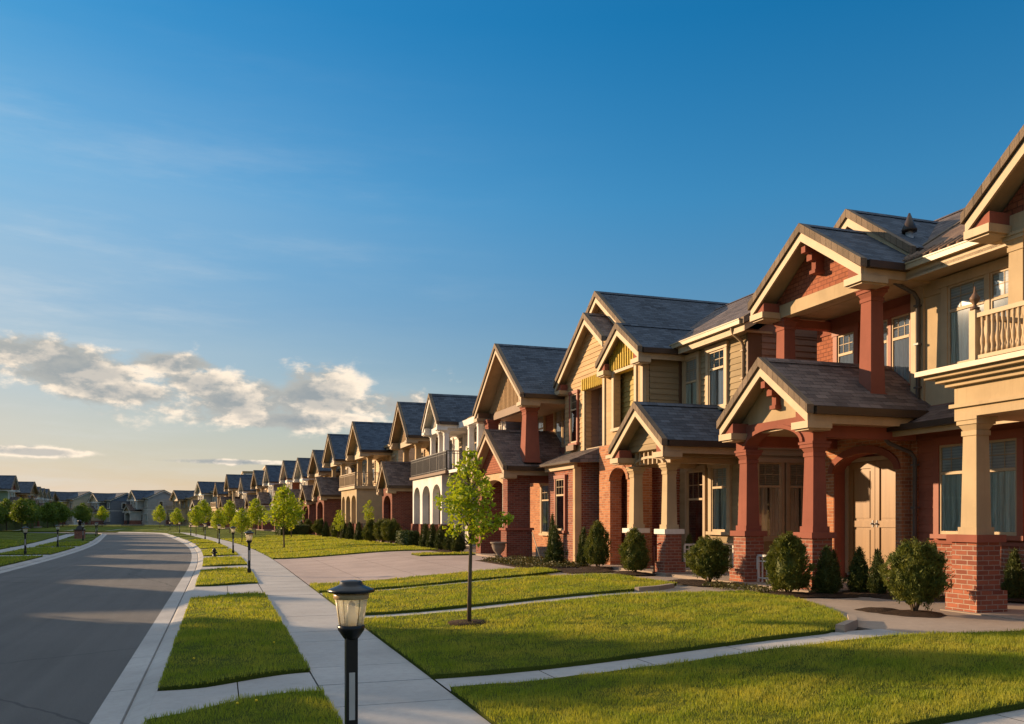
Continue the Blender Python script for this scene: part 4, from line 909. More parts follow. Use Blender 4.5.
# curved kerb stone ends beside the near lawns
def curb_end(pts, z, label):
    m = MB()
    for a, b_ in zip(pts[:-1], pts[1:]):
        a = Vector((*a, 0)); b_ = Vector((*b_, 0)); d = (b_ - a).normalized(); n = Vector((-d.y, d.x, 0)) * .07
        vs = [tuple(a + n + Vector((0, 0, z - .1))), tuple(b_ + n + Vector((0, 0, z - .1))), tuple(b_ - n + Vector((0, 0, z - .1))), tuple(a - n + Vector((0, 0, z - .1)))] + [tuple(a + n * .8 + Vector((0, 0, z + .09))), tuple(b_ + n * .8 + Vector((0, 0, z + .09))), tuple(b_ - n * .8 + Vector((0, 0, z + .09))), tuple(a - n * .8 + Vector((0, 0, z + .09)))]
        m.add(vs, [(0, 3, 2, 1), (4, 5, 6, 7), (0, 1, 5, 4), (1, 2, 6, 5), (2, 3, 7, 6), (3, 0, 4, 7)], 'forecourt')
    tag(m.build('edging_stone', loc=(*pts[0], z)), label, 'kerb stone', 'edging stones at the lawn ends')
curb_end([(7.8, 9.56), (8.4, 10.02), (8.85, 10.6)], .3, 'curved edging stone at the end of the lawn beside the nearest garden path')
curb_end([(8.1, 16.1), (8.7, 16.35), (9.3, 16.8)], .3, 'curved edging stone at the lawn end below the cream columned porch')

# ------------------------------------------------------------------ lawn grass blades
CAM = np.array((0, 0, 1.8))
def blades():
    P = []; 
    for (a, b_, c, d, zf, k) in LAWNS:
        fa = a if callable(a) else (lambda o, a=a: a); fb = b_ if callable(b_) else (lambda o, b_=b_: b_)
        s_lo = min(fa(c), fa(d)); s_hi = max(fb(c), fb(d))
        if s_hi < 3 or s_lo > 75: continue
        ss = s_lo
        while ss < s_hi:
            se = min(ss + 1.0, s_hi); dist = max(6, ss)
            if ss > 3:
                dens = 3600 * (7.5 / dist) ** 1.55
                if c < 0 and c < -5: dens *= .5
                n = int(dens * (se - ss) * (d - c)); sv = rng.uniform(ss, se, n); ov = rng.uniform(c - .02, d + .02, n)
                for s_, o_ in zip(sv, ov):
                    if s_ < fa(o_) - .03 or s_ > fb(o_) + .03: continue
                    x, y = W(s_, o_)
                    if x * .948 - y * .318 > (x * .318 + y * .948) * .64 or x * .948 - y * .318 < -(x * .318 + y * .948) * .64: continue
                    if (x - 3.84) ** 2 + (y - 13.64) ** 2 < .34 ** 2 and random.random() < .8: continue
                    P.append((x, y, zf(o_), dist))
            ss = se
    P = np.array(P, dtype=np.float64); n = len(P)
    sc = np.clip(P[:, 3] / 9, 1, 6); h = rng.uniform(.028, .06, n) * (1 + (sc - 1) * .10); w = rng.uniform(.003, .006, n) * sc * .9
    # mowing clumps
    cl = .8 + .3 * np.sin(P[:, 0] * 2.1 + np.sin(P[:, 1] * 1.3) * 2) * np.sin(P[:, 1] * 2.7 + P[:, 0]) + .28 * np.sin(P[:, 0] * 7.3 + 2 * np.sin(P[:, 1] * 5.1)) * np.sin(P[:, 1] * 6.1 - P[:, 0] * 3.3) + .2 * np.sin(P[:, 0] * 17 + np.sin(P[:, 1] * 13)) * np.sin(P[:, 1] * 19 + P[:, 0] * 5)
    h *= np.clip(cl, .25, 1.5)
    th = rng.uniform(0, 2 * np.pi, n); ln = rng.uniform(.1, .75, n) * h; la = rng.uniform(0, 2 * np.pi, n)
    V = np.zeros((n, 3, 3)); dx = np.cos(th) * w; dy = np.sin(th) * w
    V[:, 0, 0] = P[:, 0] - dx; V[:, 0, 1] = P[:, 1] - dy; V[:, 0, 2] = P[:, 2] - .015
    V[:, 1, 0] = P[:, 0] + dx; V[:, 1, 1] = P[:, 1] + dy; V[:, 1, 2] = P[:, 2] - .015
    V[:, 2, 0] = P[:, 0] + np.cos(la) * ln; V[:, 2, 1] = P[:, 1] + np.sin(la) * ln; V[:, 2, 2] = P[:, 2] + h
    o = tri_mesh('lawn_grass', V, 'grass_blade'); print('blades', n)
    tag(o, 'short mown green grass covering the front lawns and verges', 'grass', kind='stuff')
def tri_mesh(name, V, mat, parent=None, extra=None):
    n = V.shape[0]; k = V.shape[1]; me = bpy.data.meshes.new(name); me.vertices.add(n * k); me.vertices.foreach_set('co', V.reshape(-1).astype(np.float32))
    me.loops.add(n * k); me.loops.foreach_set('vertex_index', np.arange(n * k, dtype=np.int32)); me.polygons.add(n)
    me.polygons.foreach_set('loop_start', (np.arange(n) * k).astype(np.int32)); me.materials.append(MAT[mat]); me.update(calc_edges=True); me.validate()
    o = bpy.data.objects.new(name, me); COL.objects.link(o)
    if parent is not None: o.parent = parent
    return o
blades()
# a few dandelions in the verge
for i, (x, y) in enumerate(((.15, 8.35), (.32, 8.42), (-.3, 11.2), (6.6, 7.9), (.7, 12.3))):
    m = MB(); m.lathe([(.003, .03), (.004, .10)], 'juniper', x, y, 5); m.lathe([(.004, .10), (.014, .105), (.012, .118), (.003, .122)], 'dandelion', x, y, 8)
    tag(m.build('dandelion', loc=(x, y, .04)), ['yellow dandelion in the nearest verge left of the lamp post', 'yellow dandelion just right of another in the nearest verge', 'yellow dandelion near the kerb corner of the second verge', 'yellow dandelion in the nearest front lawn', 'yellow dandelion in the middle of the second verge'][i], 'flower', 'dandelions in the grass')

# ------------------------------------------------------------------ vegetation
def leaf_quads(C, size, up=.3, spread=1.0):
    n = len(C); d = rng.normal(size=(n, 3)); d /= np.linalg.norm(d, axis=1)[:, None]; e = rng.normal(size=(n, 3)); e -= (e * d).sum(1)[:, None] * d; e /= np.linalg.norm(e, axis=1)[:, None]
    s = size * rng.uniform(.6, 1.25, n)[:, None]; V = np.zeros((n, 4, 3)); V[:, 0] = C - d * s; V[:, 1] = C + e * s * .55 - d * s * .1; V[:, 2] = C + d * s; V[:, 3] = C - e * s * .55 + d * s * .05
    return V
def tree_proto(h, zc, rx, nleaf, size, mat, trunk_r, label, cat='tree', group=None, seed=1, clump=14, irr=.35, side=None):
    """crown from zc to h, built of leaf clumps along limbs"""
    rs = np.random.default_rng(seed); root = thing('young_tree', (0, 0, 0), label, cat, group)
    t = MB(); bend = rs.uniform(-.02, .02, 2) * h
    t.tube([(0, 0, -.05), (bend[0] * .3, bend[1] * .3, zc * .6), (bend[0] * .6, 0, zc), (0, bend[1], (zc + h) / 2), (0, 0, h * .93)], [trunk_r * 1.15, trunk_r, trunk_r * .85, trunk_r * .5, trunk_r * .15], 'bark', 8)
    cen = []; 
    for i in range(clump):
        f = (i + .5) / clump; z = zc + (h - zc) * (.08 + .86 * f); prof = math.sin(math.pi * min(1, (f * .86 + .14)) ** .8) ** .7
        a = i * 2.4 + rs.uniform(-.4, .4); r = rx * prof * rs.uniform(.35, .85)
        cen.append((r * math.cos(a), r * math.sin(a), z, rx * rs.uniform(.28, .48) * (.55 + .6 * prof)))
    cen.append((0, 0, h - rx * .25, rx * .25)); cen.append((0, 0, (zc + h) * .5, rx * .55))
    if side: cen += side
    for (x, y, z, r) in cen:
        if abs(x) + abs(y) > .1: t.tube([(0, 0, z - .25 * (h - zc) * .6), (x * .5, y * .5, z - .06 * (h - zc)), (x, y, z + r * .2)], [trunk_r * .42, trunk_r * .3, trunk_r * .12], 'bark', 5)
    t.build('trunk', root)
    W_ = np.array([c[3] ** 2 for c in cen]); W_ /= W_.sum(); idx = rs.choice(len(cen), nleaf, p=W_); cc = np.array(cen)[idx]
    d = rs.normal(size=(nleaf, 3)); d /= np.linalg.norm(d, axis=1)[:, None]; rad = rs.uniform(.25, 1, nleaf) ** .6 * (1 + irr * rs.normal(size=nleaf) * .5)
    C = cc[:, :3] + d * (cc[:, 3] * rad)[:, None] * np.array((1, 1, .9))
    tri_mesh('crown', leaf_quads(C, size), mat, root); return root
def place(proto, x, y, z, s=1, rz=0, label=None, group=None, sz=None, fresh=True):
    if fresh: o = copy_tree(proto)
    else: o = proto
    o.location = (x, y, z); o.scale = (s, s, sz or s); o.rotation_euler = (0, 0, rz)
    if label: o['label'] = label
    if group: o['group'] = group
    return o
# the near maple: a slender young tree with one stray branch to the right
maple = tree_proto(2.86, 1.25, .46, 2300, .042, 'maple_leaf', .033, 'young maple with bright yellow green leaves standing in the near lawn', group='young street trees', seed=4, clump=15, side=[(.48, -.22, 1.68, .13), (.36, -.15, 1.62, .15), (.58, -.28, 1.70, .10), (-.38, .16, 1.95, .16)])
place(maple, 3.84, 13.64, .10, fresh=False)
m = MB(); m.lathe([(.36, .08), (.34, .122), (.1, .128), (.02, .129)], 'mulch', 3.84, 13.64, 24); tag(m.build('tree_pit', loc=(3.84, 13.64, .15)), kind='structure')
tA = tree_proto(3.7, 1.1, 1.05, 2600, .085, 'maple_leaf', .045, 'x', group='young street trees', seed=11, clump=18)
tB = tree_proto(4.0, 1.0, 1.5, 3400, .12, 'dark_leaf', .07, 'x', group='trees on the left lawns', seed=23, clump=22)
tC = tree_proto(2.7, .8, .5, 900, .05, 'maple_leaf', .03, 'x', group='young street trees', seed=31, clump=12)
index_kids()
T = [(tA, 3.5, 51.6, 1.0, 'largest round yellow green lawn tree, left of the dark brick porches'),
     (tA, 5.4, 71.5, 1.0, 'yellow green tree next left of the largest lawn tree'), (tA, 1.5, 66, .85, 'small bright tree left of the dark low hedge'),
     (tA, 3.2, 86, 1.05, 'bright tree in front of the grey gabled house'), (tA, -.2, 81, .95, 'yellow green tree beside the third lamp from the front'),
     (tA, 1.0, 100, 1.15, 'yellow green tree in front of the tan gabled house, further back'), (tA, -2.4, 98, 1.05, 'bright tree behind the fourth lamp'),
     (tA, -2.0, 118, 1.2, 'bright tree left of the far right row, behind the lamp line'), (tA, -5.6, 128, 1.2, 'small bright tree in front of the tan balcony house'),
     (tA, -9.0, 148, 1.2, 'leftmost bright tree of the right hand row'), (tA, -24, 205, 1.5, 'small yellow green tree before the green porch gable'), (tA, -40, 212, 1.6, 'yellow green tree left of the dark blue side wall'), (tA, -33, 214, 1.1, 'low yellow green tree between the far porches'),
     (tC, 9.0, 55.5, 1.15, 'slender bright sapling in front of the dark brick gabled porch'), (tC, 8.2, 64.5, 1.0, 'slender bright sapling before the cream balcony house'), (tC, 7.9, 60.5, .85, 'thin sapling right of the cream arches')]
for i, (p, x, y, s, lab) in enumerate(T): place(p, x, y, zg(max(0, x)) * .8, s * (1 if i == 0 else (.74, .9, .82, .96)[i % 4]), i * 1.9, lab, 'young street trees', fresh=not (i == 0 or i == 13))
TL = [(-25.5, 108, 1.35), (-25.8, 118, 1.2), (-24.5, 128, 1.3), (-27.5, 134, 1.3), (-27.0, 145, 1.35), (-25.2, 150, 1.25), (-29, 158, 1.4), (-26, 165, 1.35), (-28.5, 176, 1.4), (-23.4, 172, 1.2), (-25.2, 186, 1.4), (-30, 195, 1.4)]
pos = ['at the left edge of the picture', 'second from the left edge', 'third from the left edge', 'fourth from the left edge', 'fifth from the left edge', 'sixth from the left edge', 'in the middle of the left lawn trees', 'just right of the middle of the left lawn trees', 'fifth from the right end of the left lawn trees', 'fourth from the right end of the left lawn trees', 'second from the right end of the left lawn trees', 'at the right end of the left lawn trees']
for i, (x, y, s) in enumerate(TL): place(tB, x, y, .2, s * .82, i * 1.3, 'dark leafy tree ' + pos[i], 'trees on the left lawns', fresh=i > 0)

for i, (x, y, s, lab) in enumerate([(-18.6, 29.6, 1.9, 'large tree added for shadow left of the picture, by the second house from the camera'), (-15.5, 26, 1.6, 'large leafy tree added for shadow left of the picture, on the lawn edge'), (-19.5, 25, 1.9, 'large leafy tree added for shadow left of the picture, nearest to the camera'), (-22.5, 29.8, 1.9, 'large leafy tree added for shadow left of the picture, beyond two others'), (-13.0, 26.4, 1.05, 'tall slender tree added for shadow left of the picture, near the verge')]): place(tB, x, y, .1, s, i * 2.1, lab, 'trees on the left lawns', sz=1.95 if i == 4 else None)  # unseen trees added off frame to throw shadow over the foreground

def shrub_proto(name, h, r, kind, n, mat, label, seed=1, size=.04):
    rs = np.random.default_rng(seed); root = thing(name, (0, 0, 0), label, 'shrub', 'evergreen shrubs in front of the porches')
    f = rs.uniform(0, 1, n); a = rs.uniform(0, 2 * math.pi, n)
    if kind == 'cone': f = 1 - np.sqrt(1 - f * .995); prof = np.clip((1 - f) ** .75, 0, 1) * np.minimum(1, .62 + f * 3); z0 = .04 * h
    elif kind == 'egg': prof = np.sin(np.pi * np.clip(f * .93 + .07, 0, 1) ** .75) ** .55; z0 = .10 * h
    else: prof = np.sin(np.pi * np.clip(f * .90 + .07, 0, 1)) ** .5; z0 = .18 * h
    lump = 1 + .13 * np.sin(a * 3 + f * 9 + seed) + .11 * np.sin(a * 6 - f * 17 + 2 * seed) + .09 * np.sin(f * 37 + a * 4) + .07 * np.sin(a * 13 + f * 23)
    dep = 1 - np.abs(rs.normal(size=n)) * .12; rr = r * prof * lump * dep + np.abs(rs.normal(size=n)) ** 2 * .016
    C = np.stack([rr * np.cos(a), rr * np.sin(a), z0 + f * (h - z0)], 1)
    nc = {'cone': 70, 'egg': 60, 'ball': 55}[kind]; ci_ = rs.choice(n, nc); cr = rs.uniform(.10, .26, nc) * r * (1.0 if kind != 'cone' else .8); cc = C[ci_] * np.array((.93, .93, 1)); which = rs.integers(0, nc, n); useit = rs.random(n) < (.62 if kind != 'cone' else .45)
    dd = rs.normal(size=(n, 3)); dd /= np.linalg.norm(dd, axis=1)[:, None]; P2 = cc[which] + dd * (cr[which] * rs.uniform(.2, 1.05, n))[:, None] * np.array((1, 1, 1.5)); C = np.where(useit[:, None], P2, C)
    out = np.stack([np.cos(a), np.sin(a), .9 + 0 * a], 1) + rs.normal(size=(n, 3)) * .45; out /= np.linalg.norm(out, axis=1)[:, None]
    sd = np.cross(out, rs.normal(size=(n, 3))); sd /= np.linalg.norm(sd, axis=1)[:, None]; s = size * rs.uniform(.6, 1.3, n)[:, None]
    V = np.stack([C - out * s * .5 + sd * s * .28, C - out * s * .5 - sd * s * .28, C + out * s * 1.1], 1)
    tri_mesh('foliage', V, mat, root)
    # dark inner body and stems
    c = MB(); pr = []
    for i in range(13):
        q = i / 12
        if kind == 'cone': p = max(0, 1 - q) ** .75 * min(1, .62 + q * 3)
        elif kind == 'egg': p = math.sin(math.pi * min(1, q * .93 + .07) ** .75) ** .55
        else: p = math.sin(math.pi * (q * .90 + .07)) ** .5
        pr.append((max(.005, r * p * .68), z0 + q * (h - z0) * .96))
    c.lathe(pr, mat, 0, 0, 14)
    for k in range(5): c.tube([(0, 0, -.05), (.3 * r * math.cos(k * 1.3), .3 * r * math.sin(k * 1.3), z0 + .1)], [.02, .012], 'bark', 5)
    c.build('stems', root); return root
SP = {'cone': shrub_proto('cone_shrub', 1.1, .25, 'cone', 9000, 'yew', 'x', 3, .030), 'egg': shrub_proto('evergreen_shrub', 1.1, .36, 'egg', 15000, 'juniper', 'x', 5, .034),
      'ball': shrub_proto('round_shrub', 1.0, .42, 'ball', 17000, 'juniper', 'x', 9, .034), 'loose': shrub_proto('loose_shrub', 1.15, .38, 'egg', 13000, 'juniper', 'x', 15, .042)}
index_kids()
SH = [ # kind, x, y, height, radius-scale, label
 ('cone', 13.6, 12.0, 1.0, .8, 'narrow cone shrub behind the brick pedestal at the right edge'),
 ('ball', 10.35, 10.95, 1.05, 1.0, 'bushy round shrub in front of the near brick pedestal'),
 ('cone', 12.4, 12.95, .98, .75, 'slim cone shrub just left of the bushy round shrub near the right edge'),
 ('cone', 12.2, 13.35, .8, .6, 'smallest slim cone shrub before the cream double doors, second left of the round shrub'),
 ('cone', 12.1, 13.75, .95, .7, 'slim cone shrub before the cream double doors, between two others'),
 ('cone', 13.1, 12.7, 1.05, .7, 'narrow shrub against the downpipe between the double doors and the near window'),
 ('cone', 12.75, 13.0, 1.1, .55, 'thin upright shrub behind the round shrub, right of the double doors'),
 ('cone', 11.95, 14.85, .9, .65, 'small cone shrub tucked behind the right pillar of the arched porch'),
 ('cone', 12.0, 14.15, .98, .9, 'wider cone shrub left of the cream double doors, next to the porch pillar'),
 ('cone', 11.15, 14.05, 1.02, 1.0, 'cone shrub in front of the right pillar of the arched porch'),
 ('loose', 10.5, 14.35, 1.15, 1.0, 'tall loose shrub in front of the small white railing of the arched porch'),
 ('ball', 10.45, 17.2, .98, 1.05, 'round shrub between the arched porch and the cream columned porch'),
 ('egg', 10.45, 20.9, 1.15, .95, 'pear shaped shrub in front of the cream columned porch'),
 ('cone', 12.5, 21.6, 1.1, .8, 'narrow shrub inside the cream columned porch, between its columns'),
 ('egg', 10.6, 23.6, 1.32, .95, 'tall pear shaped shrub before the arched brick wall'),
 ('cone', 10.7, 24.9, 1.3, .85, 'slim pointed shrub left of the tall pear shaped one'),
 ('cone', 10.1, 25.8, 1.35, 1.2, 'broad cone shrub with a leaning stake, before the brick bay'),
 ('cone', 11.1, 28.6, 1.75, .75, 'tall thin cone shrub right behind the brick pier of the tall column house'),
]
for i, x_y in enumerate([(10.0, 37.2), (10.0, 38.7), (9.95, 40.2), (9.9, 41.8), (9.9, 43.4)]):
    SH.append(('cone', *x_y, 1.3, 1.25, 'cone shrub before the white arcade, ' + ['nearest of five', 'second nearest of five', 'middle one of five', 'fourth one of five', 'furthest of five'][i]))
for i, (x, y, k) in enumerate([(9.3, 49.5, 'ball'), (9.2, 51.5, 'ball'), (8.9, 54.2, 'egg'), (8.7, 57.8, 'cone'), (8.5, 60.4, 'cone'), (8.4, 62.6, 'cone'), (8.2, 65.2, 'egg'), (7.9, 69.5, 'cone'), (7.8, 73, 'ball'), (7.4, 79, 'egg'), (7.2, 83, 'cone')]):
    SH.append((k, x, y, 1.35, 1.25, 'dark shrub before the ' + ['dark brick gabled porch, nearest to the low hedge', 'dark brick gabled porch, second from the low hedge', 'gap left of the dark brick gabled porch', 'cream arches, rightmost', 'cream arches, second from right', 'cream arches, third from right', 'left end of the cream arches', 'twin small brick porches, rightmost', 'twin small brick porches, second from right', 'white battened gable house', 'white battened gable house, further left'][i]))
used = set()
for (k, x, y, h, rs_, lab) in SH:
    p = SP[k]; h0 = 1.0 if k == 'ball' else (1.15 if k == 'loose' else 1.1); fr = k in used; used.add(k)
    o = place(p, x, y, .32, 1, random.uniform(0, 6), lab, 'evergreen shrubs in front of the porches', fresh=fr); o.scale = (rs_, rs_, h / h0)
# stake
st = MB(); st.tube([(9.72, 25.9, .3), (9.62, 26.6, 1.35)], .018, 'tan_paint', 6); tag(st.build('garden_stake', loc=(9.72, 25.9, .3)), 'thin pale stake leaning against the broad cone shrub', 'stake')
# hedges
def hedge(x0, x1, y0, y1, z0, h, n, label, mat='yew', name='hedge'):
    cx, cy = (x0 + x1) / 2, (y0 + y1) / 2; root = thing(name, (cx, cy, z0), label, 'hedge')
    C = np.stack([rng.uniform(x0, x1, n) - cx, rng.uniform(y0, y1, n) - cy, rng.uniform(.02, h, n)], 1); side = rng.integers(0, 5, n)
    for k, (ax, v) in enumerate(((0, x0 - cx), (0, x1 - cx), (1, y0 - cy), (1, y1 - cy), (2, h))):
        q = side == k; C[q, ax] = v + rng.normal(size=q.sum()) * .04
    tri_mesh('foliage', leaf_quads(C, .05), mat, root); ORI[0] = Vector((cx, cy, z0)); b = MB(); b.box(x0 + .06, x1 - .06, y0 + .06, y1 - .06, z0 - .1, z0 + h - .06, mat); b.build('stems', root); ORI[0] = Vector((0, 0, 0))
hedge(9.4, 10.0, 45.2, 48.6, .32, .75, 3500, 'low clipped hedge between the cone shrubs and the dark brick porch')
hedge(4.9, 7.4, 78, 84, .25, 1.0, 6000, 'dark low hedge behind the largest lawn tree')
hedge(-30, -28.4, 112, 150, .2, 2.3, 14000, 'long dark hedge behind the left lawn trees')
hedge(-33, -31.6, 152, 200, .2, 2.2, 14000, 'further dark hedge at the right end of the left lawn trees')
# ground cover in the long bed
def gcover():
    n = 5200; C = np.zeros((n, 3)); C[:, 0] = rng.uniform(8.7, 10.8, n); C[:, 1] = rng.uniform(24.4, 29.6, n); b = .5 + .5 * np.sin(C[:, 0] * 7) * np.sin(C[:, 1] * 5); C[:, 2] = .33 + rng.uniform(0, .2, n) * b
    m = 700; D = np.zeros((m, 3)); D[:, 0] = rng.uniform(9.9, 10.7, m); D[:, 1] = rng.uniform(14.6, 16.6, m); D[:, 2] = .33 + rng.uniform(0, .09, m)
    tag(tri_mesh('ground_cover', leaf_quads(np.concatenate([C, D]), .035), 'groundcover'), 'low leafy ground cover in the planting beds', 'ground cover', kind='stuff')
gcover()

# ------------------------------------------------------------------ lamp posts
def lamp_proto():
    r = thing('path_lamp', (0, 0, 0), 'x', 'lamp post', 'path lamps along the street')
    p = MB(); p.box(-.062, .062, -.062, .062, -.05, .16, 'black_metal'); p.frus(0, 0, .16, .2, .062, .062, .044, .044, 'black_metal'); p.box(-.042, .042, -.042, .042, .2, 1.0, 'black_metal'); p.build('post', r)
    s = MB(); s.box(-.021, .021, -.046, -.0425, .44, .76, 'lamp_strip'); s.build('strip', r)
    c = MB(); c.lathe([(.045, .98), (.055, .99), (.095, 1.045), (.10, 1.075), (.085, 1.08)], 'black_metal', 0, 0, 24); hd = c.build('collar', r)
    g = MB(); g.lathe([(.088, 1.078), (.118, 1.26)], 'lamp_glass', 0, 0, 24); 
    g.build('lamp_glass', r)
    b = MB(); b.lathe([(.02, 1.078), (.045, 1.10), (.045, 1.14), (.03, 1.17), (.028, 1.22), (.005, 1.24)], 'bulb_white', 0, 0, 14); b.build('bulb', r)
    q = MB(); q.lathe([(.122, 1.255), (.128, 1.26), (.128, 1.285), (.120, 1.295), (.10, 1.295)], 'copper_ring', 0, 0, 24)
    for k in range(4):
        a = k * math.pi / 2 + .4; q.tube([(.089 * math.cos(a), .089 * math.sin(a), 1.075), (.12 * math.cos(a), .12 * math.sin(a), 1.262)], .004, 'copper_ring', 5)
    q.build('ring', r)
    c = MB(); c.lathe([(.10, 1.293), (.165, 1.300), (.171, 1.312), (.160, 1.322), (.11, 1.340), (.085, 1.352), (.082, 1.368), (.07, 1.378), (.02, 1.382)], 'black_metal', 0, 0, 32); c.build('cap', r); return r
lp = lamp_proto(); index_kids()
RL = [(.845, 5.95), (.88, 28.9), (.62, 45.6), (-.05, 62), (-1.2, 78.5), (-2.9, 97), (-4.7, 114), (-6.6, 130)]
LL = [(-9.1, 48.3), (-9.6, 60.5), (-10.4, 77), (-11.8, 96), (-12.9, 106)]
rl = ['nearest black lamp post beside the sidewalk, seen from above', 'second lamp post along the right sidewalk', 'third lamp post along the right sidewalk', 'fourth lamp post along the right sidewalk', 'fifth lamp post along the right sidewalk', 'sixth lamp post along the right sidewalk', 'seventh tiny lamp post along the right sidewalk', 'furthest lamp post of the right sidewalk']
ll = ['lamp post on the left lawn nearest the left edge of the picture', 'second lamp post from the left edge on the left lawn', 'third lamp post from the left edge, by the left walk', 'fourth lamp post from the left, right of the brick pillar', 'last lamp post of the left side, at the bend']
for i, ((x, y), lab) in enumerate(zip(RL + LL, rl + ll)):
    o = place(lp, x, y, .03 if i else 0, .94, 0, lab, fresh=i > 0, sz=1.0)
# urn by the brick pier
u = MB(); u.lathe([(.15, .36), (.15, .42), (.08, .46), (.09, .5), (.2, .62), (.26, .78), (.25, .86), (.31, .88), (.32, .93), (.27, .94), (.25, .88), (.1, .86)], 'urn_stone', 9.75, 30.6, 20)
tag(u.build('stone_urn', loc=(9.75, 30.6, .36)), 'weathered stone urn planter beside the dark brick pier, behind the young maple', 'urn')
# brick pillar with lantern on the left side
ORI[0] = Vector((-11.6, 84, 0)); bp = thing('mailbox_pillar', ORI[0], 'short red brick pillar with a black lantern on the left verge', 'pillar')
b = MB(); b.box(-11.98, -11.22, 83.6, 84.4, -.05, .75, 'red_brick'); b.build('pillar_base', bp); b = MB(); b.box(-12.05, -11.15, 83.55, 84.45, .75, .85, 'dark_gutter'); b.frus(-11.6, 84, .85, 1.2, .3, .3, .14, .14, 'black_metal'); b.build('mailbox', bp)
b = MB(); b.lathe([(.06, 1.2), (.13, 1.25), (.17, 1.5), (.22, 1.52), (.05, 1.68)], 'black_metal', -11.6, 84, 10); b.build('lantern', bp); ORI[0] = Vector((0, 0, 0))
# small hydrant by the kerb
ORI[0] = Vector((-.25, 42.6, 0)); hy = thing('hydrant', ORI[0], 'small dark hydrant on the verge corner near the kerb', 'hydrant')
b = MB(); b.lathe([(.1, 0), (.1, .04), (.07, .06), (.07, .28), (.09, .3), (.08, .36), (.03, .41), (.02, .44)], 'black_metal', -.25, 42.6, 12); b.build('barrel', hy)
b = MB(); b.tube([(-.38, 42.6, .22), (-.12, 42.6, .22)], .035, 'black_metal', 8); b.build('nozzles', hy); ORI[0] = Vector((0, 0, 0))

# ------------------------------------------------------------------ light, sky
SUN_EL = 13.6; SUN_A = 44.0        # azimuth measured from -X towards +Y
sx, sy = -math.cos(R(SUN_A)), math.sin(R(SUN_A)); el = R(SUN_EL)
sd = Vector((sx * math.cos(el), sy * math.cos(el), math.sin(el)))
L = bpy.data.lights.new('sun', 'SUN'); L.energy = 4.1; L.angle = R(.6); L.color = (1.0, .70, .41)
lo = bpy.data.objects.new('sun', L); COL.objects.link(lo); lo.rotation_euler = (-sd).to_track_quat('-Z', 'Y').to_euler()
wd = bpy.data.worlds.new('World'); SC.world = wd; wd.use_nodes = True; nt = wd.node_tree; bg = nt.nodes['Background']
def N(t, **k):
    n = nt.nodes.new(t)
    for a, v in k.items():
        if a.startswith('_'): setattr(n, a[1:], v)
        else: n.inputs[a].default_value = v
    return n
def MT(op, a, b=None, c=None):
    n = nt.nodes.new('ShaderNodeMath'); n.operation = op
    for i, v in enumerate((a, b, c)):
        if v is None: continue
        if isinstance(v, (int, float)): n.inputs[i].default_value = v
        else: nt.links.new(v, n.inputs[i])
    return n.outputs[0]
def MX(f, a, b, bt='MIX'):
    n = nt.nodes.new('ShaderNodeMix'); n.data_type = 'RGBA'; n.blend_type = bt
    for k, v in ((0, f), (6, a), (7, b)):
        if isinstance(v, (int, float)): n.inputs[k].default_value = v
        elif isinstance(v, tuple): n.inputs[k].default_value = (*v, 1)
        else: nt.links.new(v, n.inputs[k])
    return n.outputs[2]
def MR(v, a, b, c=0, d=1):
    n = nt.nodes.new('ShaderNodeMapRange'); n.interpolation_type = 'SMOOTHSTEP'; nt.links.new(v, n.inputs[0])
    for i, q in enumerate((a, b, c, d)): n.inputs[i + 1].default_value = q
    return n.outputs[0]
sky = N('ShaderNodeTexSky'); sky.sky_type = 'NISHITA'; sky.sun_disc = False; sky.sun_elevation = el; sky.sun_rotation = math.atan2(sx, sy) % (2 * math.pi)
sky.air_density = 1.0; sky.dust_density = .6; sky.ozone_density = 2.2; sky.altitude = 200
tc = N('ShaderNodeTexCoord').outputs['Generated']; sp = N('ShaderNodeSeparateXYZ'); nt.links.new(tc, sp.inputs[0]); X_, Y_, Z_ = sp.outputs
az = MT('ARCTAN2', X_, Y_); ele = MT('ARCSINE', Z_)
cb = N('ShaderNodeCombineXYZ'); nt.links.new(az, cb.inputs[0]); nt.links.new(MT('MULTIPLY', ele, 1.9), cb.inputs[1])
def fbm(vec, scale, detail=8, off=(0, 0, 0), rough=.6):
    mp = N('ShaderNodeMapping'); mp.inputs['Location'].default_value = off; nt.links.new(vec, mp.inputs[0]); n = N('ShaderNodeTexNoise', Scale=scale, Detail=detail, Roughness=rough); nt.links.new(mp.outputs[0], n.inputs['Vector']); return n.outputs['Fac']
def ray_ae(px, py):
    f = 870.; th = math.atan(292 / f); a = (px - 512) / f; b = (518.5 - py) / f; dx = math.sin(th) + math.cos(th) * a; dy = math.cos(th) - math.sin(th) * a
    return math.atan2(dx, dy), math.atan2(b, math.hypot(dx, dy))
blobs = [(20, 352, 120, 22), (75, 372, 100, 22), (170, 362, 60, 14), (245, 400, 105, 30), (200, 385, 60, 18), (325, 395, 85, 28), (385, 402, 60, 20), (130, 392, 100, 15), (290, 420, 120, 12), (30, 452, 80, 5), (240, 462, 90, 3)]
mask = None
for (bx, by, rx, ry) in blobs:
    a0, e0 = ray_ae(bx, by); a1, _ = ray_ae(bx + rx, by); _, e1 = ray_ae(bx, by - ry)
    u = MT('DIVIDE', MT('SUBTRACT', az, a0), a1 - a0); v = MT('DIVIDE', MT('SUBTRACT', ele, e0), e1 - e0)
    gm = MT('EXPONENT', MT('MULTIPLY', MT('ADD', MT('MULTIPLY', u, u), MT('MULTIPLY', v, v)), -.9))
    mask = gm if mask is None else MT('MAXIMUM', mask, gm)
n1 = fbm(cb.outputs[0], 13, 10); n2 = fbm(cb.outputs[0], 13, 10, (.022, -.022, 0))
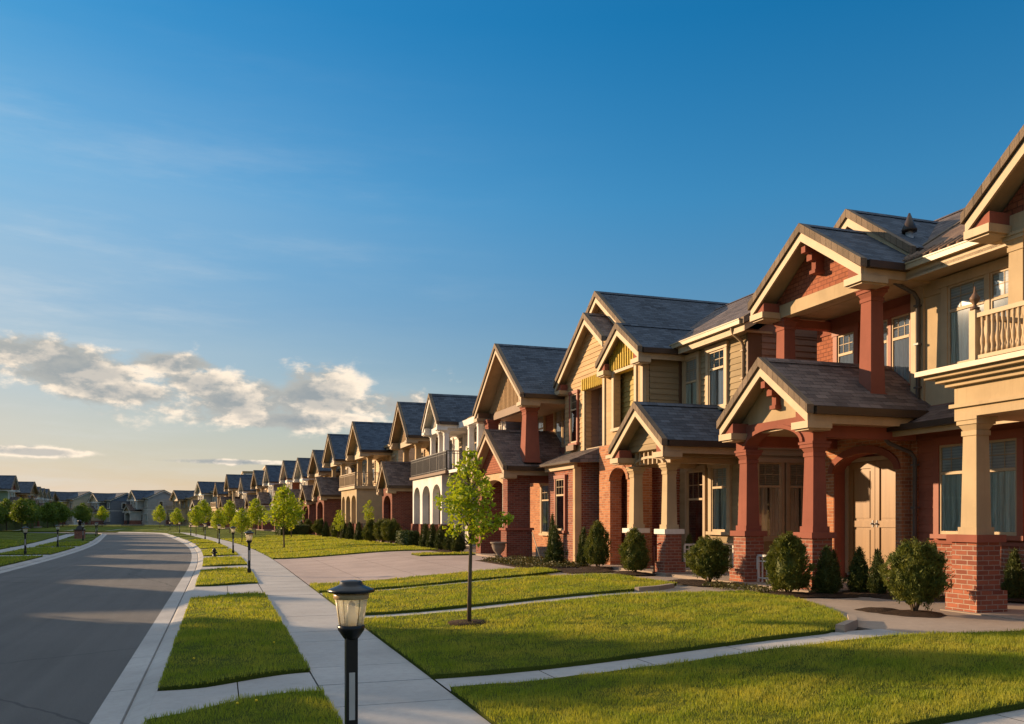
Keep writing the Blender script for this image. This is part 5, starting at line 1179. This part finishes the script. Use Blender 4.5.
dens = MT('ADD', MT('MULTIPLY', mask, .62), MT('MULTIPLY', MT('SUBTRACT', n1, .5), 1.5))
alpha = MT('MULTIPLY', MR(dens, .19, .50), MR(mask, .02, .12))
litf = MR(MT('SUBTRACT', n1, n2), -.06, .10)
thick = MR(dens, .40, .72)
CL_DARK, CL_MID, CL_LIT = (1.0, 1.12, 1.18), (1.4, 1.42, 1.35), (3.4, 2.85, 2.25)
ccol = MX(thick, CL_MID, CL_DARK); ccol = MX(MT('MULTIPLY', litf, MT('SUBTRACT', 1.0, MT('MULTIPLY', thick, .65))), ccol, CL_LIT)
# wispy cirrus
wv = N('ShaderNodeMapping'); wv.inputs['Scale'].default_value = (1, 3.2, 1); wv.inputs['Rotation'].default_value = (0, 0, .25); nt.links.new(cb.outputs[0], wv.inputs[0])
ci = MR(fbm(wv.outputs[0], 3.0, 9, (3, 1, 0), .62), .45, .80); ci = MT('MULTIPLY', ci, MR(az, .45, -.35)); ci = MT('MULTIPLY', ci, MR(ele, .55, .12)); ci = MT('MULTIPLY', ci, .6)
hs = N('ShaderNodeHueSaturation', Saturation=1.25, Value=1.0, Hue=.5); nt.links.new(sky.outputs[0], hs.inputs['Color'])
SKYMUL = (.78, .92, 1.0)
sc3 = N('ShaderNodeSeparateColor'); nt.links.new(hs.outputs[0], sc3.inputs[0]); lum = MT('ADD', MT('MULTIPLY', sc3.outputs[0], .5), MT('MULTIPLY', sc3.outputs[1], .5))
kk = MT('DIVIDE', 1.0, MT('ADD', 1.0, MT('MULTIPLY', lum, .14))); cc3 = N('ShaderNodeCombineColor')
for q, w_ in enumerate(SKYMUL): nt.links.new(MT('MULTIPLY', MT('MULTIPLY', sc3.outputs[q], kk), w_), cc3.inputs[q])
tr_ = nt.nodes.new('ShaderNodeValToRGB'); nt.links.new(MT('DIVIDE', ele, R(90)), tr_.inputs[0]); el_ = tr_.color_ramp.elements
el_[0].position = 0; el_[0].color = (.90, .52, .40, 1); el_[1].position = 1; el_[1].color = (1.75, 1.5, 1.3, 1)  # top of the ramp raised, above the frame, for extra ambient light
for p_, c_ in ((.07, (.82, .53, .43)), (.14, (.58, .53, .49)), (.22, (.36, .60, .58)), (.33, (.12, .55, .58)), (.40, (.2, .60, .62)), (.50, (1.45, 1.3, 1.15))):
    e_ = el_.new(p_); e_.color = (*c_, 1)
base = MX(1.0, cc3.outputs[0], tr_.outputs[0], 'MULTIPLY')
veil = MT('MULTIPLY', MT('MULTIPLY', MR(az, .55, -.40), MR(ele, .62, .08)), .52); veil = MT('MULTIPLY', veil, MR(fbm(wv.outputs[0], 1.6, 6, (7, 2, 0)), .25, .7, .45, 1.0))
base = MX(veil, base, (1.75, 1.95, 2.0))
colr = MX(ci, base, (2.3, 2.35, 2.3)); fill_deck = MT('MULTIPLY', MR(ele, .62, .88), MR(fbm(tc, 2.2, 6), .25, .6, .65, 1.0)); colr = MX(fill_deck, colr, (2.55, 2.75, 2.9))  # bright cloud layer added overhead, out of view, to lift ambient light
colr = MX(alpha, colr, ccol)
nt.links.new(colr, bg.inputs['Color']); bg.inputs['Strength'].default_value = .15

# ------------------------------------------------------------------ camera
cam = bpy.data.cameras.new('camera'); co = bpy.data.objects.new('camera', cam); COL.objects.link(co); SC.camera = co
cam.sensor_width = 36; cam.lens = 36 * 870 / 1024; cam.shift_y = (518.5 - 362) / 1024; cam.clip_end = 6000
co.location = (0, 0, 1.8); co.rotation_euler = (math.pi / 2, 0, -math.atan(292 / 870))
SC.view_settings.view_transform = 'Standard'; SC.view_settings.look = 'None'; SC.view_settings.exposure = 1.15; SC.view_settings.gamma = 1
SC.cycles.max_bounces = 6
